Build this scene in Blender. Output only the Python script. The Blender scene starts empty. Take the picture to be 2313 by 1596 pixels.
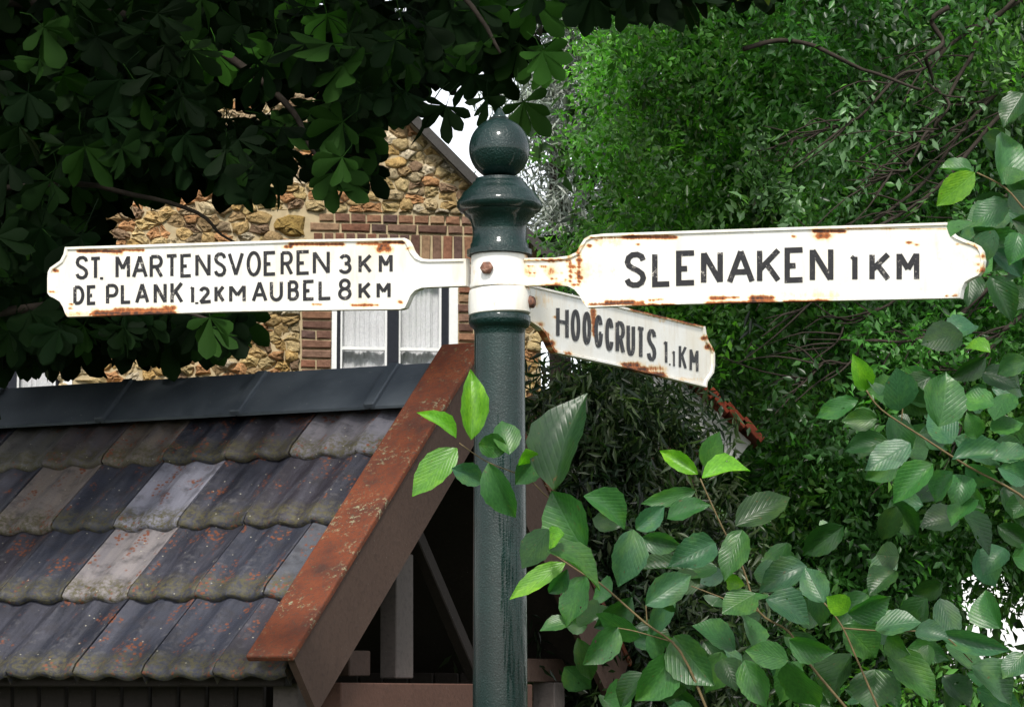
import bpy, math, random
import numpy as np
from math import sin, cos, tan, atan, atan2, radians, pi, sqrt
from mathutils import Vector, Matrix

random.seed(7); rng = np.random.default_rng(11)
SC = bpy.context.scene
COL = SC.collection

# ---------------------------------------------------------------- camera, sky, sun, exposure
FPX, CX, CY, HOR = 6000.0, 1156.5, 798.0, 1540.0
PITCH = atan((HOR - CY) / FPX)
EYE = Vector((0, 0, 1.6))
cam = bpy.data.cameras.new('camera'); camo = bpy.data.objects.new('camera', cam); COL.objects.link(camo)
cam.sensor_fit = 'HORIZONTAL'; cam.sensor_width = 36; cam.lens = 36 * FPX / 2313
cam.clip_start = .1; cam.clip_end = 5000
camo.location = EYE; camo.rotation_euler = (pi / 2 + PITCH, 0, 0)
SC.camera = camo

SUN_EL, SUN_AZ = radians(50), radians(-4)      # azimuth: degrees to the right of straight behind the camera
W = bpy.data.worlds.new('World'); SC.world = W; W.use_nodes = True
nt = W.node_tree; bg = nt.nodes['Background']
sky = nt.nodes.new('ShaderNodeTexSky'); sky.sky_type = 'NISHITA'; sky.sun_disc = False
sky.sun_elevation = SUN_EL; sky.sun_rotation = pi - SUN_AZ; sky.air_density = 1.0; sky.dust_density = 1.0
hs = nt.nodes.new('ShaderNodeHueSaturation'); hs.inputs['Saturation'].default_value = .22
nt.links.new(sky.outputs[0], hs.inputs['Color']); nt.links.new(hs.outputs[0], bg.inputs['Color'])
bg.inputs['Strength'].default_value = .15
sl = bpy.data.lights.new('sun', 'SUN'); sl.energy = 2.3; sl.angle = radians(9); sl.color = (1, .95, .87)
so = bpy.data.objects.new('sun', sl); COL.objects.link(so)
sd = Vector((sin(SUN_AZ) * cos(SUN_EL), -cos(SUN_AZ) * cos(SUN_EL), sin(SUN_EL)))
so.rotation_euler = sd.to_track_quat('Z', 'Y').to_euler(); so.location = sd * 40
vs = SC.view_settings; vs.view_transform = 'Standard'; vs.look = 'None'; vs.gamma = 1; vs.use_curve_mapping = False
vs.exposure = 0.92
SC.cycles.use_denoising = True
SC.cycles.max_bounces = 8; SC.cycles.transparent_max_bounces = 12

# ---------------------------------------------------------------- helpers
def ray(px, py):
    a = (px - CX) / FPX; b = (CY - py) / FPX
    return Vector((a, cos(PITCH) - b * sin(PITCH), sin(PITCH) + b * cos(PITCH)))
def at(px, py, Y):
    d = ray(px, py); return EYE + d * (Y / d.y)
def onp(px, py, p0, n):
    d = ray(px, py); return EYE + d * ((p0 - EYE).dot(n) / d.dot(n))

def mk(name, verts, faces, mat=None, parent=None, smooth=False, attrs=None):
    me = bpy.data.meshes.new(name)
    me.from_pydata([tuple(v) for v in verts], [], [tuple(f) for f in faces]); me.update()
    if mat: me.materials.append(mat)
    if smooth: me.polygons.foreach_set('use_smooth', [True] * len(me.polygons))
    if attrs:
        for k, v in attrs.items():
            a = me.attributes.new(k, 'FLOAT', 'POINT'); a.data.foreach_set('value', v)
    return link(name, me, parent)
def link(name, me, parent=None):
    o = bpy.data.objects.new(name, me); COL.objects.link(o)
    if parent:
        o.parent = parent; o.matrix_parent_inverse = wm(parent).inverted()
    return o
def wm(o):
    m = o.matrix_parent_inverse @ o.matrix_basis if o.parent else o.matrix_basis
    return wm(o.parent) @ m if o.parent else m
def thing(name, label, cat, loc, group=None):
    o = bpy.data.objects.new(name, None); COL.objects.link(o); o.location = loc; o.empty_display_size = .1
    o['label'] = label; o['category'] = cat
    if group: o['group'] = group
    return o

def fast_mesh(name, V, Fidx, mat, parent=None, smooth=False, color=None, uv=None):
    """V (n,3); Fidx (m,k) equal-sided faces"""
    me = bpy.data.meshes.new(name); m, k = Fidx.shape
    me.vertices.add(len(V)); me.vertices.foreach_set('co', V.astype(np.float32).ravel())
    me.loops.add(m * k); me.loops.foreach_set('vertex_index', Fidx.astype(np.int32).ravel())
    me.polygons.add(m); me.polygons.foreach_set('loop_start', np.arange(0, m * k, k, dtype=np.int32))
    if smooth: me.polygons.foreach_set('use_smooth', np.ones(m, dtype=bool))
    if color is not None:
        a = me.attributes.new('leafcol', 'FLOAT_COLOR', 'POINT')
        a.data.foreach_set('color', np.concatenate([color, np.ones((len(V), 1))], 1).astype(np.float32).ravel())
    me.update(calc_edges=True); me.validate()
    me.materials.append(mat)
    return link(name, me, parent)

def box_pts(c, ax, ay, az):
    """8 corners; ax, ay, az half-extent vectors"""
    c = Vector(c); r = []
    for i in (-1, 1):
        for j in (-1, 1):
            for k in (-1, 1): r.append(c + ax * i + ay * j + az * k)
    return r
BF = [(0, 1, 3, 2), (4, 6, 7, 5), (0, 4, 5, 1), (2, 3, 7, 6), (0, 2, 6, 4), (1, 5, 7, 3)]
def bar(name, a, b, wv, dv, mat, parent):
    """beam from a to b; wv, dv: full cross-section vectors"""
    a = Vector(a); b = Vector(b)
    o = mk(name, box_pts((a + b) / 2, (b - a) / 2, Vector(wv) / 2, Vector(dv) / 2), BF, mat, parent)
    bv = o.modifiers.new('bevel', 'BEVEL'); bv.width = .004; bv.segments = 1
    return o
def tube_geo(pts, rad, n=8, base=0):
    V, Fc = [], []
    pts = [Vector(p) for p in pts]
    for i, p in enumerate(pts):
        t = (pts[min(i + 1, len(pts) - 1)] - pts[max(i - 1, 0)]).normalized()
        up = Vector((0, 0, 1)) if abs(t.z) < .9 else Vector((1, 0, 0))
        x = t.cross(up).normalized(); y = t.cross(x)
        r = rad[i] if hasattr(rad, '__len__') else rad
        for k in range(n):
            an = 2 * pi * k / n; V.append(p + x * (r * cos(an)) + y * (r * sin(an)))
    for i in range(len(pts) - 1):
        for k in range(n):
            a = base + i * n + k; b = base + i * n + (k + 1) % n
            Fc.append((a, b, b + n, a + n))
    Fc.append(tuple(base + k for k in range(n))[::-1]); e = base + (len(pts) - 1) * n
    Fc.append(tuple(e + k for k in range(n)))
    return V, Fc
def smooth_path(P, k=4):
    P = [Vector(p) for p in P]; out = []
    for i in range(len(P) - 1):
        p0, p1, p2, p3 = P[max(i - 1, 0)], P[i], P[i + 1], P[min(i + 2, len(P) - 1)]
        for j in range(k):
            t = j / k
            out.append(.5 * ((2 * p1) + (p2 - p0) * t + (2 * p0 - 5 * p1 + 4 * p2 - p3) * t * t + (3 * p1 - p0 - 3 * p2 + p3) * t ** 3))
    out.append(P[-1]); return out
def tubeobj(name, P, r0, r1, mat, parent, n=8, k=4):
    pts = smooth_path(P, k); m = len(pts)
    V, Fc = tube_geo(pts, [r0 + (r1 - r0) * i / (m - 1) for i in range(m)], n)
    return mk(name, V, Fc, mat, parent, smooth=True)
def lathe(name, prof, cen, mat, parent, n=48, tilt=None, smooth=True):
    """prof: list (radius, z); cen(z)-> Vector xy"""
    V, Fc = [], []
    for r, z in prof:
        c = cen(z)
        for k in range(n):
            a = 2 * pi * k / n; V.append((c[0] + r * cos(a), c[1] + r * sin(a), z))
    for i in range(len(prof) - 1):
        for k in range(n):
            a = i * n + k; b = i * n + (k + 1) % n
            Fc.append((a, a + n, b + n, b))
    Fc.append(tuple(range(n))); Fc.append(tuple((len(prof) - 1) * n + k for k in range(n))[::-1])
    return mk(name, V, Fc, mat, parent, smooth=smooth)

# ---------------------------------------------------------------- materials
class NT:
    def __init__(s, name):
        s.m = bpy.data.materials.new(name); s.m.use_nodes = True; s.t = s.m.node_tree
        s.b = s.t.nodes['Principled BSDF']; s.out = s.t.nodes['Material Output']
    def n(s, typ, **kw):
        o = s.t.nodes.new(typ)
        for k, v in kw.items(): setattr(o, k, v)
        return o
    def l(s, a, b): s.t.links.new(a, b)
    def coord(s, kind='Object'): return s.n('ShaderNodeTexCoord').outputs[kind]
    def noise(s, scale, detail=4, rough=.55, vec=None, sc=None):
        o = s.n('ShaderNodeTexNoise'); o.inputs['Scale'].default_value = scale; o.inputs['Detail'].default_value = detail
        o.inputs['Roughness'].default_value = rough
        v = vec if vec is not None else s.coord()
        if sc:
            mp = s.n('ShaderNodeMapping'); mp.inputs['Scale'].default_value = sc; s.l(v, mp.inputs['Vector']); v = mp.outputs[0]
        s.l(v, o.inputs['Vector']); return o.outputs['Fac']
    def ramp(s, fac, stops):
        r = s.n('ShaderNodeValToRGB'); e = r.color_ramp.elements
        while len(e) < len(stops): e.new(.5)
        for el, (p, c) in zip(e, stops):
            el.position = p; el.color = (c, c, c, 1) if not hasattr(c, '__len__') else (*c, 1)
        s.l(fac, r.inputs['Fac']); return r.outputs['Color']
    def mix(s, fac, a, b, mode='MIX'):
        o = s.n('ShaderNodeMix', data_type='RGBA', blend_type=mode)
        for sock, v in ((o.inputs[0], fac), (o.inputs[6], a), (o.inputs[7], b)):
            if hasattr(v, 'is_linked'): s.l(v, sock)
            elif hasattr(v, '__len__'): sock.default_value = (*v, 1)
            else: sock.default_value = v
        return o.outputs[2]
    def math(s, op, a, b=0., c=0.):
        o = s.n('ShaderNodeMath', operation=op)
        for i, v in enumerate((a, b, c)):
            if hasattr(v, 'is_linked'): s.l(v, o.inputs[i])
            else: o.inputs[i].default_value = v
        return o.outputs[0]
    def set(s, color=None, rough=None, spec=None, metal=None, bump=None, bstr=.3, bdist=.01):
        b = s.b
        for key, v in (('Base Color', color), ('Roughness', rough), ('Specular IOR Level', spec), ('Metallic', metal)):
            if v is None: continue
            if hasattr(v, 'is_linked'): s.l(v, b.inputs[key])
            elif hasattr(v, '__len__'): b.inputs[key].default_value = (*v, 1)
            else: b.inputs[key].default_value = v
        if bump is not None:
            o = s.n('ShaderNodeBump'); o.inputs['Strength'].default_value = bstr; o.inputs['Distance'].default_value = bdist
            s.l(bump, o.inputs['Height']); s.l(o.outputs[0], b.inputs['Normal'])
        return s.m
    def attr(s, name, out='Fac'):
        a = s.n('ShaderNodeAttribute'); a.attribute_name = name; return a.outputs[out]
    def objcol(s): return s.n('ShaderNodeObjectInfo').outputs['Color']

def m_sign():
    s = NT('rusty_cream_paint'); r = s.attr('rust')
    n1 = s.noise(24, 6, .65, sc=(1, 1, .38)); n2 = s.noise(90, 4, .6)
    f = s.math('ADD', r, s.math('MULTIPLY', s.math('SUBTRACT', n1, .5), 1.0))
    f = s.math('ADD', f, s.math('MULTIPLY', s.math('SUBTRACT', n2, .5), .55))
    base = s.mix(s.ramp(s.noise(5, 5), [(.4, 0), (.72, 1)]), (.77, .755, .71), (.70, .645, .53))
    # faint specks of dirt
    base = s.mix(s.ramp(s.noise(30, 5, .6, sc=(1, 1, .2)), [(.52, 0), (.75, .5)]), base, (.54, .46, .34))
    base = s.mix(s.ramp(s.noise(160, 2), [(.68, 0), (.76, .6)]), base, (.45, .40, .33))
    c = s.mix(s.ramp(f, [(.16, 0), (.50, .85)]), base, (.70, .47, .20))
    c = s.mix(s.ramp(f, [(.46, 0), (.62, 1)]), c, (.34, .10, .025))
    c = s.mix(s.ramp(f, [(.70, 0), (.92, 1)]), c, (.06, .024, .014))
    rg = s.ramp(f, [(.3, .38), (.7, .85)])
    bh = s.math('ADD', s.math('MULTIPLY', n2, .4), s.math('MULTIPLY', s.ramp(f, [(.45, 1), (.65, 0)]), .6))
    return s.set(c, rg, bump=bh, bstr=.35, bdist=.003)
def m_letter():
    s = NT('worn_black_lettering_paint'); n = s.noise(140, 5, .7); n2 = s.noise(30, 3)
    f = s.math('ADD', n, s.math('MULTIPLY', s.math('SUBTRACT', n2, .5), .6))
    c = s.mix(s.ramp(f, [(.52, 0), (.66, .35)]), (.010, .009, .011), (.08, .07, .07))
    c = s.mix(s.ramp(f, [(.64, 0), (.72, .8)]), c, (.5, .46, .4))
    return s.set(c, .55, bump=n, bstr=.2, bdist=.002)
def m_pole():
    s = NT('glossy_dark_green_paint'); n = s.noise(190, 2, .5); n2 = s.noise(9, 5)
    n3 = s.noise(60, 3, .6, sc=(1, 1, .25))
    c = s.mix(s.ramp(n2, [(.35, 0), (.7, 1)]), (.0015, .012, .010), (.003, .021, .018))
    c = s.mix(s.ramp(s.noise(120, 2), [(.68, 0), (.76, .5)]), c, (.08, .11, .11))
    c = s.mix(s.ramp(s.noise(45, 4, .7), [(.69, 0), (.73, .7)]), c, (.10, .075, .06))
    h = s.math('ADD', n, s.math('MULTIPLY', n3, .8))
    s.b.inputs['Coat Weight'].default_value = .55; s.b.inputs['Coat Roughness'].default_value = .09
    return s.set(c, .4, .2, bump=h, bstr=.8, bdist=.0038)
def m_rustbolt():
    s = NT('rusted_iron'); n = s.noise(80, 5)
    return s.set(s.ramp(n, [(.35, (.05, .025, .02)), (.6, (.2, .085, .05)), (.75, (.4, .26, .2))]), .75, bump=n, bstr=.5, bdist=.004)
def m_tile():
    s = NT('weathered_roof_tile'); oc = s.objcol()
    ob = s.coord('Object'); rnd = s.n('ShaderNodeObjectInfo').outputs['Random']
    off = s.n('ShaderNodeVectorMath', operation='SCALE'); cb = s.n('ShaderNodeCombineXYZ')
    s.l(rnd, cb.inputs[0]); s.l(rnd, cb.inputs[1]); off.inputs['Scale'].default_value = 37; s.l(cb.outputs[0], off.inputs[0])
    ad = s.n('ShaderNodeVectorMath', operation='ADD'); s.l(ob, ad.inputs[0]); s.l(off.outputs[0], ad.inputs[1]); v = ad.outputs[0]
    streak = s.noise(26, 5, .6, vec=v, sc=(1, .12, 1))
    c = s.mix(s.ramp(streak, [(.42, 0), (.75, .6)]), oc, (.075, .075, .098))
    c = s.mix(s.ramp(s.noise(14, 6, .65, vec=v), [(.5, 0), (.68, .7)]), c, (.024, .022, .026))
    # pale crust along the rolls
    sx = s.n('ShaderNodeSeparateXYZ'); s.l(ob, sx.inputs[0])
    roll = s.ramp(s.math('MULTIPLY', sx.outputs[2], 22.), [(.35, 0), (.9, 1)])
    c = s.mix(s.math('MULTIPLY', roll, s.ramp(s.noise(35, 5, vec=v), [(.52, 0), (.7, .45)])), c, (.15, .145, .15))
    # moss at the nose
    nose = s.ramp(s.math('MULTIPLY', sx.outputs[1], -2.4), [(.86, 0), (.995, 1)])
    mossn = s.ramp(s.noise(60, 5, .7, vec=v), [(.42, 0), (.6, 1)])
    c = s.mix(s.math('MULTIPLY', nose, mossn), c, (.07, .062, .028))
    # orange lichen
    vo = s.n('ShaderNodeTexVoronoi'); vo.inputs['Scale'].default_value = 62; vo.inputs['Randomness'].default_value = 1; s.l(v, vo.inputs['Vector'])
    patch = s.ramp(s.noise(9, 3, .6, vec=v, sc=(1.6, .7, 1)), [(.545, 0), (.62, 1)])
    dots = s.ramp(vo.outputs['Distance'], [(.34, 1), (.46, 0)])
    c = s.mix(s.math('MULTIPLY', patch, dots), c, s.mix(s.noise(70, 2), (.12, .028, .014), (.17, .065, .028)))
    vo2 = s.n('ShaderNodeTexVoronoi'); vo2.inputs['Scale'].default_value = 24; s.l(v, vo2.inputs['Vector'])
    c = s.mix(s.ramp(vo2.outputs['Distance'], [(.05, .8), (.09, 0)]), c, (.35, .33, .26))
    return s.set(c, s.ramp(streak, [(.3, .42), (.7, .7)]), .4, bump=s.noise(120, 5, .7, vec=v), bstr=.5, bdist=.006)
def m_zinc():
    s = NT('dull_zinc_sheet'); n = s.noise(6, 6)
    c = s.ramp(n, [(.3, (.05, .062, .076)), (.7, (.085, .10, .116))])
    c = s.mix(s.ramp(s.noise(50, 3), [(.70, 0), (.76, .6)]), c, (.3, .3, .28))
    return s.set(c, .5, .5, bump=s.noise(14, 3), bstr=.15, bdist=.01)
def m_verge():
    s = NT('orange_rusted_verge_capping'); n = s.noise(7, 6, .6)
    c = s.ramp(n, [(.3, (.05, .02, .014)), (.5, (.125, .033, .014)), (.72, (.18, .048, .017))])
    patch = s.ramp(s.noise(5, 4, .6), [(.46, 0), (.58, 1)])
    li = s.ramp(s.noise(55, 5, .7), [(.55, 0), (.62, 1)])
    c = s.mix(s.math('MULTIPLY', patch, li), c, (.22, .21, .13))
    c = s.mix(s.ramp(s.noise(90, 4, .7), [(.54, 0), (.62, .8)]), c, (.06, .035, .025))
    c = s.mix(s.ramp(s.noise(40, 4, .7), [(.66, 0), (.7, .8)]), c, (.17, .17, .06))
    return s.set(c, .8, .3, bump=s.noise(80, 6, .7), bstr=.5, bdist=.006)
def m_wood(name, a, b, rough=.75):
    s = NT(name); n = s.noise(8, 7, .65); n2 = s.noise(60, 5)
    c = s.mix(n, a, b); c = s.mix(s.ramp(n2, [(.5, 0), (.75, .5)]), c, tuple(x * .45 for x in a))
    c = s.mix(s.ramp(s.noise(130, 2), [(.72, 0), (.77, .6)]), c, (.25, .23, .2))
    return s.set(c, rough, .35, bump=n2, bstr=.3, bdist=.006)
def m_objcol(name, spread=.5, scale=12, rough=.9, bstr=.6, bd=.02, attr=False):
    s = NT(name); n = s.noise(scale, 7, .68); oc = s.attr('leafcol', 'Color') if attr else s.objcol()
    c = s.mix(s.ramp(n, [(.3, 0), (.75, 1)]), s.mix(1.0, oc, (.55, .5, .45), 'MULTIPLY'), s.mix(1.0, oc, (1.35, 1.3, 1.2), 'MULTIPLY'))
    c = s.mix(s.ramp(s.noise(scale * 3, 4), [(.6, 0), (.75, spread)]), c, (.09, .06, .04))
    return s.set(c, rough, .25, bump=s.noise(scale * 2.2, 8, .7), bstr=bstr, bdist=bd)
def m_plain(name, c, rough=.6, nscale=20, amt=.3, spec=.4):
    s = NT(name); n = s.noise(nscale, 5)
    return s.set(s.mix(n, tuple(x * (1 - amt) for x in c), tuple(min(1, x * (1 + amt)) for x in c)), rough, spec, bump=n, bstr=.15, bdist=.01)
def leafmat(name, src, rough=.42, spec=.5, trans=.3, veins=False, tcol=(1.1, 1.7, .45)):
    s = NT(name)
    c = s.objcol() if src == 'object' else s.attr('leafcol', 'Color')
    c = s.mix(s.ramp(s.noise(14 if veins else 3, 3), [(.3, 0), (.7, 1)]), s.mix(1., c, (.75, .8, .8), 'MULTIPLY'), s.mix(1., c, (1.25, 1.2, 1.1), 'MULTIPLY'))
    bump = None
    if veins:
        uvx = s.n('ShaderNodeSeparateXYZ'); s.l(s.coord('Object'), uvx.inputs[0])
        ax = s.math('ABSOLUTE', uvx.outputs[0])
        ph = s.math('ADD', s.math('MULTIPLY', uvx.outputs[1], 58.), s.math('MULTIPLY', ax, -62.))
        w = s.math('POWER', s.math('ADD', s.math('MULTIPLY', s.math('SINE', ph), .5), .5), 5.)
        mid = s.ramp(ax, [(.0, 1), (.03, 0)])
        vv = s.math('MAXIMUM', s.math('MULTIPLY', w, .6), mid)
        c = s.mix(s.math('MULTIPLY', vv, .14), c, s.mix(1., c, (1.7, 1.55, 1.4), 'MULTIPLY'))
        inf = s.n('ShaderNodeObjectInfo').outputs['Random']
        vv2 = s.n('ShaderNodeVectorMath', operation='ADD'); cb2 = s.n('ShaderNodeCombineXYZ'); s.l(s.math('MULTIPLY', inf, 41.), cb2.inputs[0]); s.l(s.math('MULTIPLY', inf, 17.), cb2.inputs[1])
        s.l(s.coord('Object'), vv2.inputs[0]); s.l(cb2.outputs[0], vv2.inputs[1]); lv = vv2.outputs[0]
        c = s.mix(s.ramp(s.noise(1.6, 3, vec=lv), [(.5, 0), (.7, .7)]), c, s.mix(1., c, (2.0, 1.55, .9), 'MULTIPLY'))
        c = s.mix(s.ramp(s.noise(9, 3, .7, vec=lv), [(.66, 0), (.70, .75)]), c, (.10, .06, .02))
        hole = s.ramp(s.noise(4.2, 2, vec=lv), [(.735, 0), (.742, 1)])
        bump = s.math('ADD', s.math('MULTIPLY', vv, -1.), s.math('MULTIPLY', s.noise(25, 2), .4))
    s.set(c, rough, spec)
    if bump is not None:
        o = s.n('ShaderNodeBump'); o.inputs['Strength'].default_value = .2; o.inputs['Distance'].default_value = .004
        s.l(bump, o.inputs['Height']); s.l(o.outputs[0], s.b.inputs['Normal'])
    tr = s.n('ShaderNodeBsdfTranslucent'); s.l(s.mix(1., c, tcol, 'MULTIPLY'), tr.inputs['Color'])
    mx = s.n('ShaderNodeMixShader'); mx.inputs[0].default_value = trans
    s.l(s.b.outputs[0], mx.inputs[1]); s.l(tr.outputs[0], mx.inputs[2]); s.l(mx.outputs[0], s.out.inputs['Surface'])
    if veins:
        tp = s.n('ShaderNodeBsdfTransparent'); m2 = s.n('ShaderNodeMixShader'); s.l(hole, m2.inputs[0]); s.l(mx.outputs[0], m2.inputs[1]); s.l(tp.outputs[0], m2.inputs[2])
        s.l(m2.outputs[0], s.out.inputs['Surface'])
    return s.m
def m_glass():
    s = NT('window_glass'); s.set((.9, .95, .95), .03)
    s.b.inputs['Transmission Weight'].default_value = 1; s.b.inputs['IOR'].default_value = 1.05
    tp = s.n('ShaderNodeBsdfTransparent'); gl = s.n('ShaderNodeBsdfGlossy'); gl.inputs['Roughness'].default_value = .03
    mx = s.n('ShaderNodeMixShader'); fr = s.n('ShaderNodeLayerWeight'); fr.inputs[0].default_value = .5
    s.l(s.math('MULTIPLY_ADD', s.math('POWER', fr.outputs['Facing'], 4.), .6, .045), mx.inputs[0]); s.l(tp.outputs[0], mx.inputs[1]); s.l(gl.outputs[0], mx.inputs[2]); s.l(mx.outputs[0], s.out.inputs['Surface'])
    return s.m

M = dict(sign=m_sign(), letter=m_letter(), pole=m_pole(), bolt=m_rustbolt(), tile=m_tile(), zinc=m_zinc(), verge=m_verge(),
         brown=m_wood('brown_stained_board', (.050, .028, .020), (.078, .046, .033)),
         redwood=m_wood('red_brown_beam', (.075, .035, .024), (.11, .055, .038)),
         grey=m_wood('grey_weathered_post', (.075, .06, .055), (.12, .10, .09)),
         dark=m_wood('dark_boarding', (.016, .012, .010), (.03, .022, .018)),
         stone=m_objcol('rubble_stone', .6, 26, .92, 1.0, .03), stonemass=m_objcol('rubble_stone_mass', .55, 20, .92, .9, .025, True), brick=m_objcol('old_brick', .5, 22, .9, .5, .012),
         mortar=m_plain('lime_mortar', (.42, .34, .21), .95, 22, .35, .2),
         whitepaint=m_plain('white_window_paint', (.75, .76, .76), .45, 30, .08),
         navy=m_plain('dark_blue_sash_paint', (.012, .014, .022), .4, 30, .3), glass=m_glass(),
         slate=m_plain('grey_roof_slate', (.09, .09, .10), .6, 12, .4), vergedark=m_wood('dark_grey_verge_board', (.03, .027, .025), (.06, .055, .05)),
         interior=m_plain('dim_room', (.03, .03, .035), .9), plaster=m_plain('white_plaster', (.7, .69, .66), .8, 9, .15),
         oldwall=m_plain('old_brown_wall', (.11, .075, .05), .9, 18, .5, .2),
         clay=m_objcol('red_clay_tile', .4, 10, .85, .4, .01),
         bark=m_plain('dark_bark', (.035, .028, .022), .9, 40, .5, .2), twig=m_plain('brown_twig', (.12, .065, .03), .7, 60, .4),
         stem=m_plain('reddish_green_stem', (.12, .085, .035), .6, 60, .4),
         shrubleaf=leafmat('glossy_shrub_leaf', 'object', .36, .42, .32, True),
         chestleaf=leafmat('chestnut_leaf_near', 'object', .62, .05, .2, False),
         chestmass=leafmat('chestnut_leaf_mass', 'attr', .65, .05, .2), mass=leafmat('small_leaf_mass', 'attr', .34, .42, .45),
         willow=leafmat('silvery_leaf_mass', 'attr', .5, .4, .2, tcol=(1, 1.1, .8)))
def m_ground():
    s = NT('rough_grass_ground'); n = s.noise(.8, 8, .7)
    return s.set(s.ramp(n, [(.35, (.03, .028, .018)), (.55, (.035, .055, .018)), (.75, (.06, .08, .03))]), .95, .2, bump=s.noise(9, 8), bstr=.6, bdist=.1)
def m_curtain():
    s = NT('white_lace_curtain'); n = s.noise(60, 5, .7)
    c = s.ramp(n, [(.25, (.7, .72, .75)), (.55, (.88, .89, .91))]); s.set(c, .9, .1)
    tr = s.n('ShaderNodeBsdfTranslucent'); s.l(c, tr.inputs['Color']); mx = s.n('ShaderNodeMixShader'); mx.inputs[0].default_value = .3
    s.l(s.b.outputs[0], mx.inputs[1]); s.l(tr.outputs[0], mx.inputs[2]); s.l(mx.outputs[0], s.out.inputs['Surface']); return s.m
M['ground'] = m_ground(); M['curtain'] = m_curtain()

# ---------------------------------------------------------------- ground
g = mk('ground', [(-600, -200, 0), (600, -200, 0), (600, 1500, 0), (-600, 1500, 0)], [(0, 1, 2, 3)], M['ground']); g['kind'] = 'structure'
g['label'] = 'rough grassy ground'

# ---------------------------------------------------------------- stone house
YH = 18.0; yaw = radians(8)
rdir = Vector((cos(yaw), sin(yaw), 0)); nrm = Vector((sin(yaw), -cos(yaw), 0)); UP = Vector((0, 0, 1))
C0 = at(1222, 750, YH)
def wuv(px, py):
    v = onp(px, py, C0, nrm) - C0; return v.dot(rdir), v.z + C0.z
def wpt(u, z, d=0): return Vector((C0.x, C0.y, 0)) + rdir * u + UP * z + nrm * d
house = thing('stone_house', 'yellow rubble stone house with brick window surround, partly hidden by dark chestnut leaves', 'house', wpt(-4, 0))
ue, ze = wuv(1085, 437); uf, zf = wuv(950, 300); slope = (zf - ze) / (uf - ue)      # verge line
def verge_z(u): return ze + slope * (u - ue)
APU = -4.2
def roof_z(u): return verge_z(u) if u > APU else verge_z(2 * APU - u)
# windows (u0,u1,z0,z1)
u0, z1 = wuv(750, 592); u1, _ = wuv(1035, 650)
win1 = (u0, u1, z1 - 1.25, z1)
wl0, _ = wuv(-110, 800); wl1, _ = wuv(165, 800)
win2 = (wl0, wl1, z1 - 1.25, z1)
us = sorted({2 * APU, win2[0], win2[1], win1[0], win1[1], APU, 0.0})
V, Fc = [], []
def quad(pts):
    b = len(V); V.extend(pts); Fc.append(tuple(range(b, b + len(pts))))
for a, b in zip(us[:-1], us[1:]):
    hole = None
    for w in (win1, win2):
        if a >= w[0] - 1e-6 and b <= w[1] + 1e-6: hole = w
    za, zb = roof_z(a), roof_z(b)
    if hole:
        quad([wpt(a, 0), wpt(b, 0), wpt(b, hole[2]), wpt(a, hole[2])]); quad([wpt(a, hole[3]), wpt(b, hole[3]), wpt(b, zb), wpt(a, za)])
        for q in ([wpt(a, hole[2]), wpt(b, hole[2]), wpt(b, hole[2], -.2), wpt(a, hole[2], -.2)], [wpt(a, hole[3], -.2), wpt(b, hole[3], -.2), wpt(b, hole[3]), wpt(a, hole[3])]): quad(q)
        for uu in (a, b): quad([wpt(uu, hole[2], -.2), wpt(uu, hole[2]), wpt(uu, hole[3]), wpt(uu, hole[3], -.2)])
    else: quad([wpt(a, 0), wpt(b, 0), wpt(b, zb), wpt(a, za)])
for uu in (0, 2 * APU): quad([wpt(uu, 0), wpt(uu, 0, -7), wpt(uu, roof_z(uu), -7), wpt(uu, roof_z(uu))])
quad([wpt(2 * APU, 0, -7), wpt(0, 0, -7), wpt(0, roof_z(0), -7), wpt(APU, roof_z(APU), -7), wpt(2 * APU, roof_z(0), -7)])
mk('wall', V, Fc, M['mortar'], house)
# roof slabs with overhang
th = .05
for sgn, end in ((1, .22), (-1, 2 * APU - .22)):
    a = (APU, roof_z(APU)); b = (end, roof_z(min(end, 0) if sgn > 0 else 0) - (0.22 * abs(slope)))
    if sgn > 0: b = (end, verge_z(end))
    else: b = (end, verge_z(2 * APU - end))
    pts = []
    for (u, z) in (a, b):
        for dz in (.012, th):
            for d in (.10, -7.2): pts.append(wpt(u, z + dz, d))
    rf = mk('roof', pts, [(0, 1, 3, 2), (4, 6, 7, 5), (0, 4, 5, 1), (2, 3, 7, 6), (0, 2, 6, 4), (1, 5, 7, 3)], M['slate'], house)
    # verge board
    off = .11
    pts = [wpt(u, z + dz, d) for (u, z) in (a, b) for dz in (-.03, th + .008) for d in (.104, .132)]
    mk('verge_board', pts, [(0, 1, 3, 2), (4, 6, 7, 5), (0, 4, 5, 1), (2, 3, 7, 6), (0, 2, 6, 4), (1, 5, 7, 3)], M['vergedark'], house)

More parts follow.
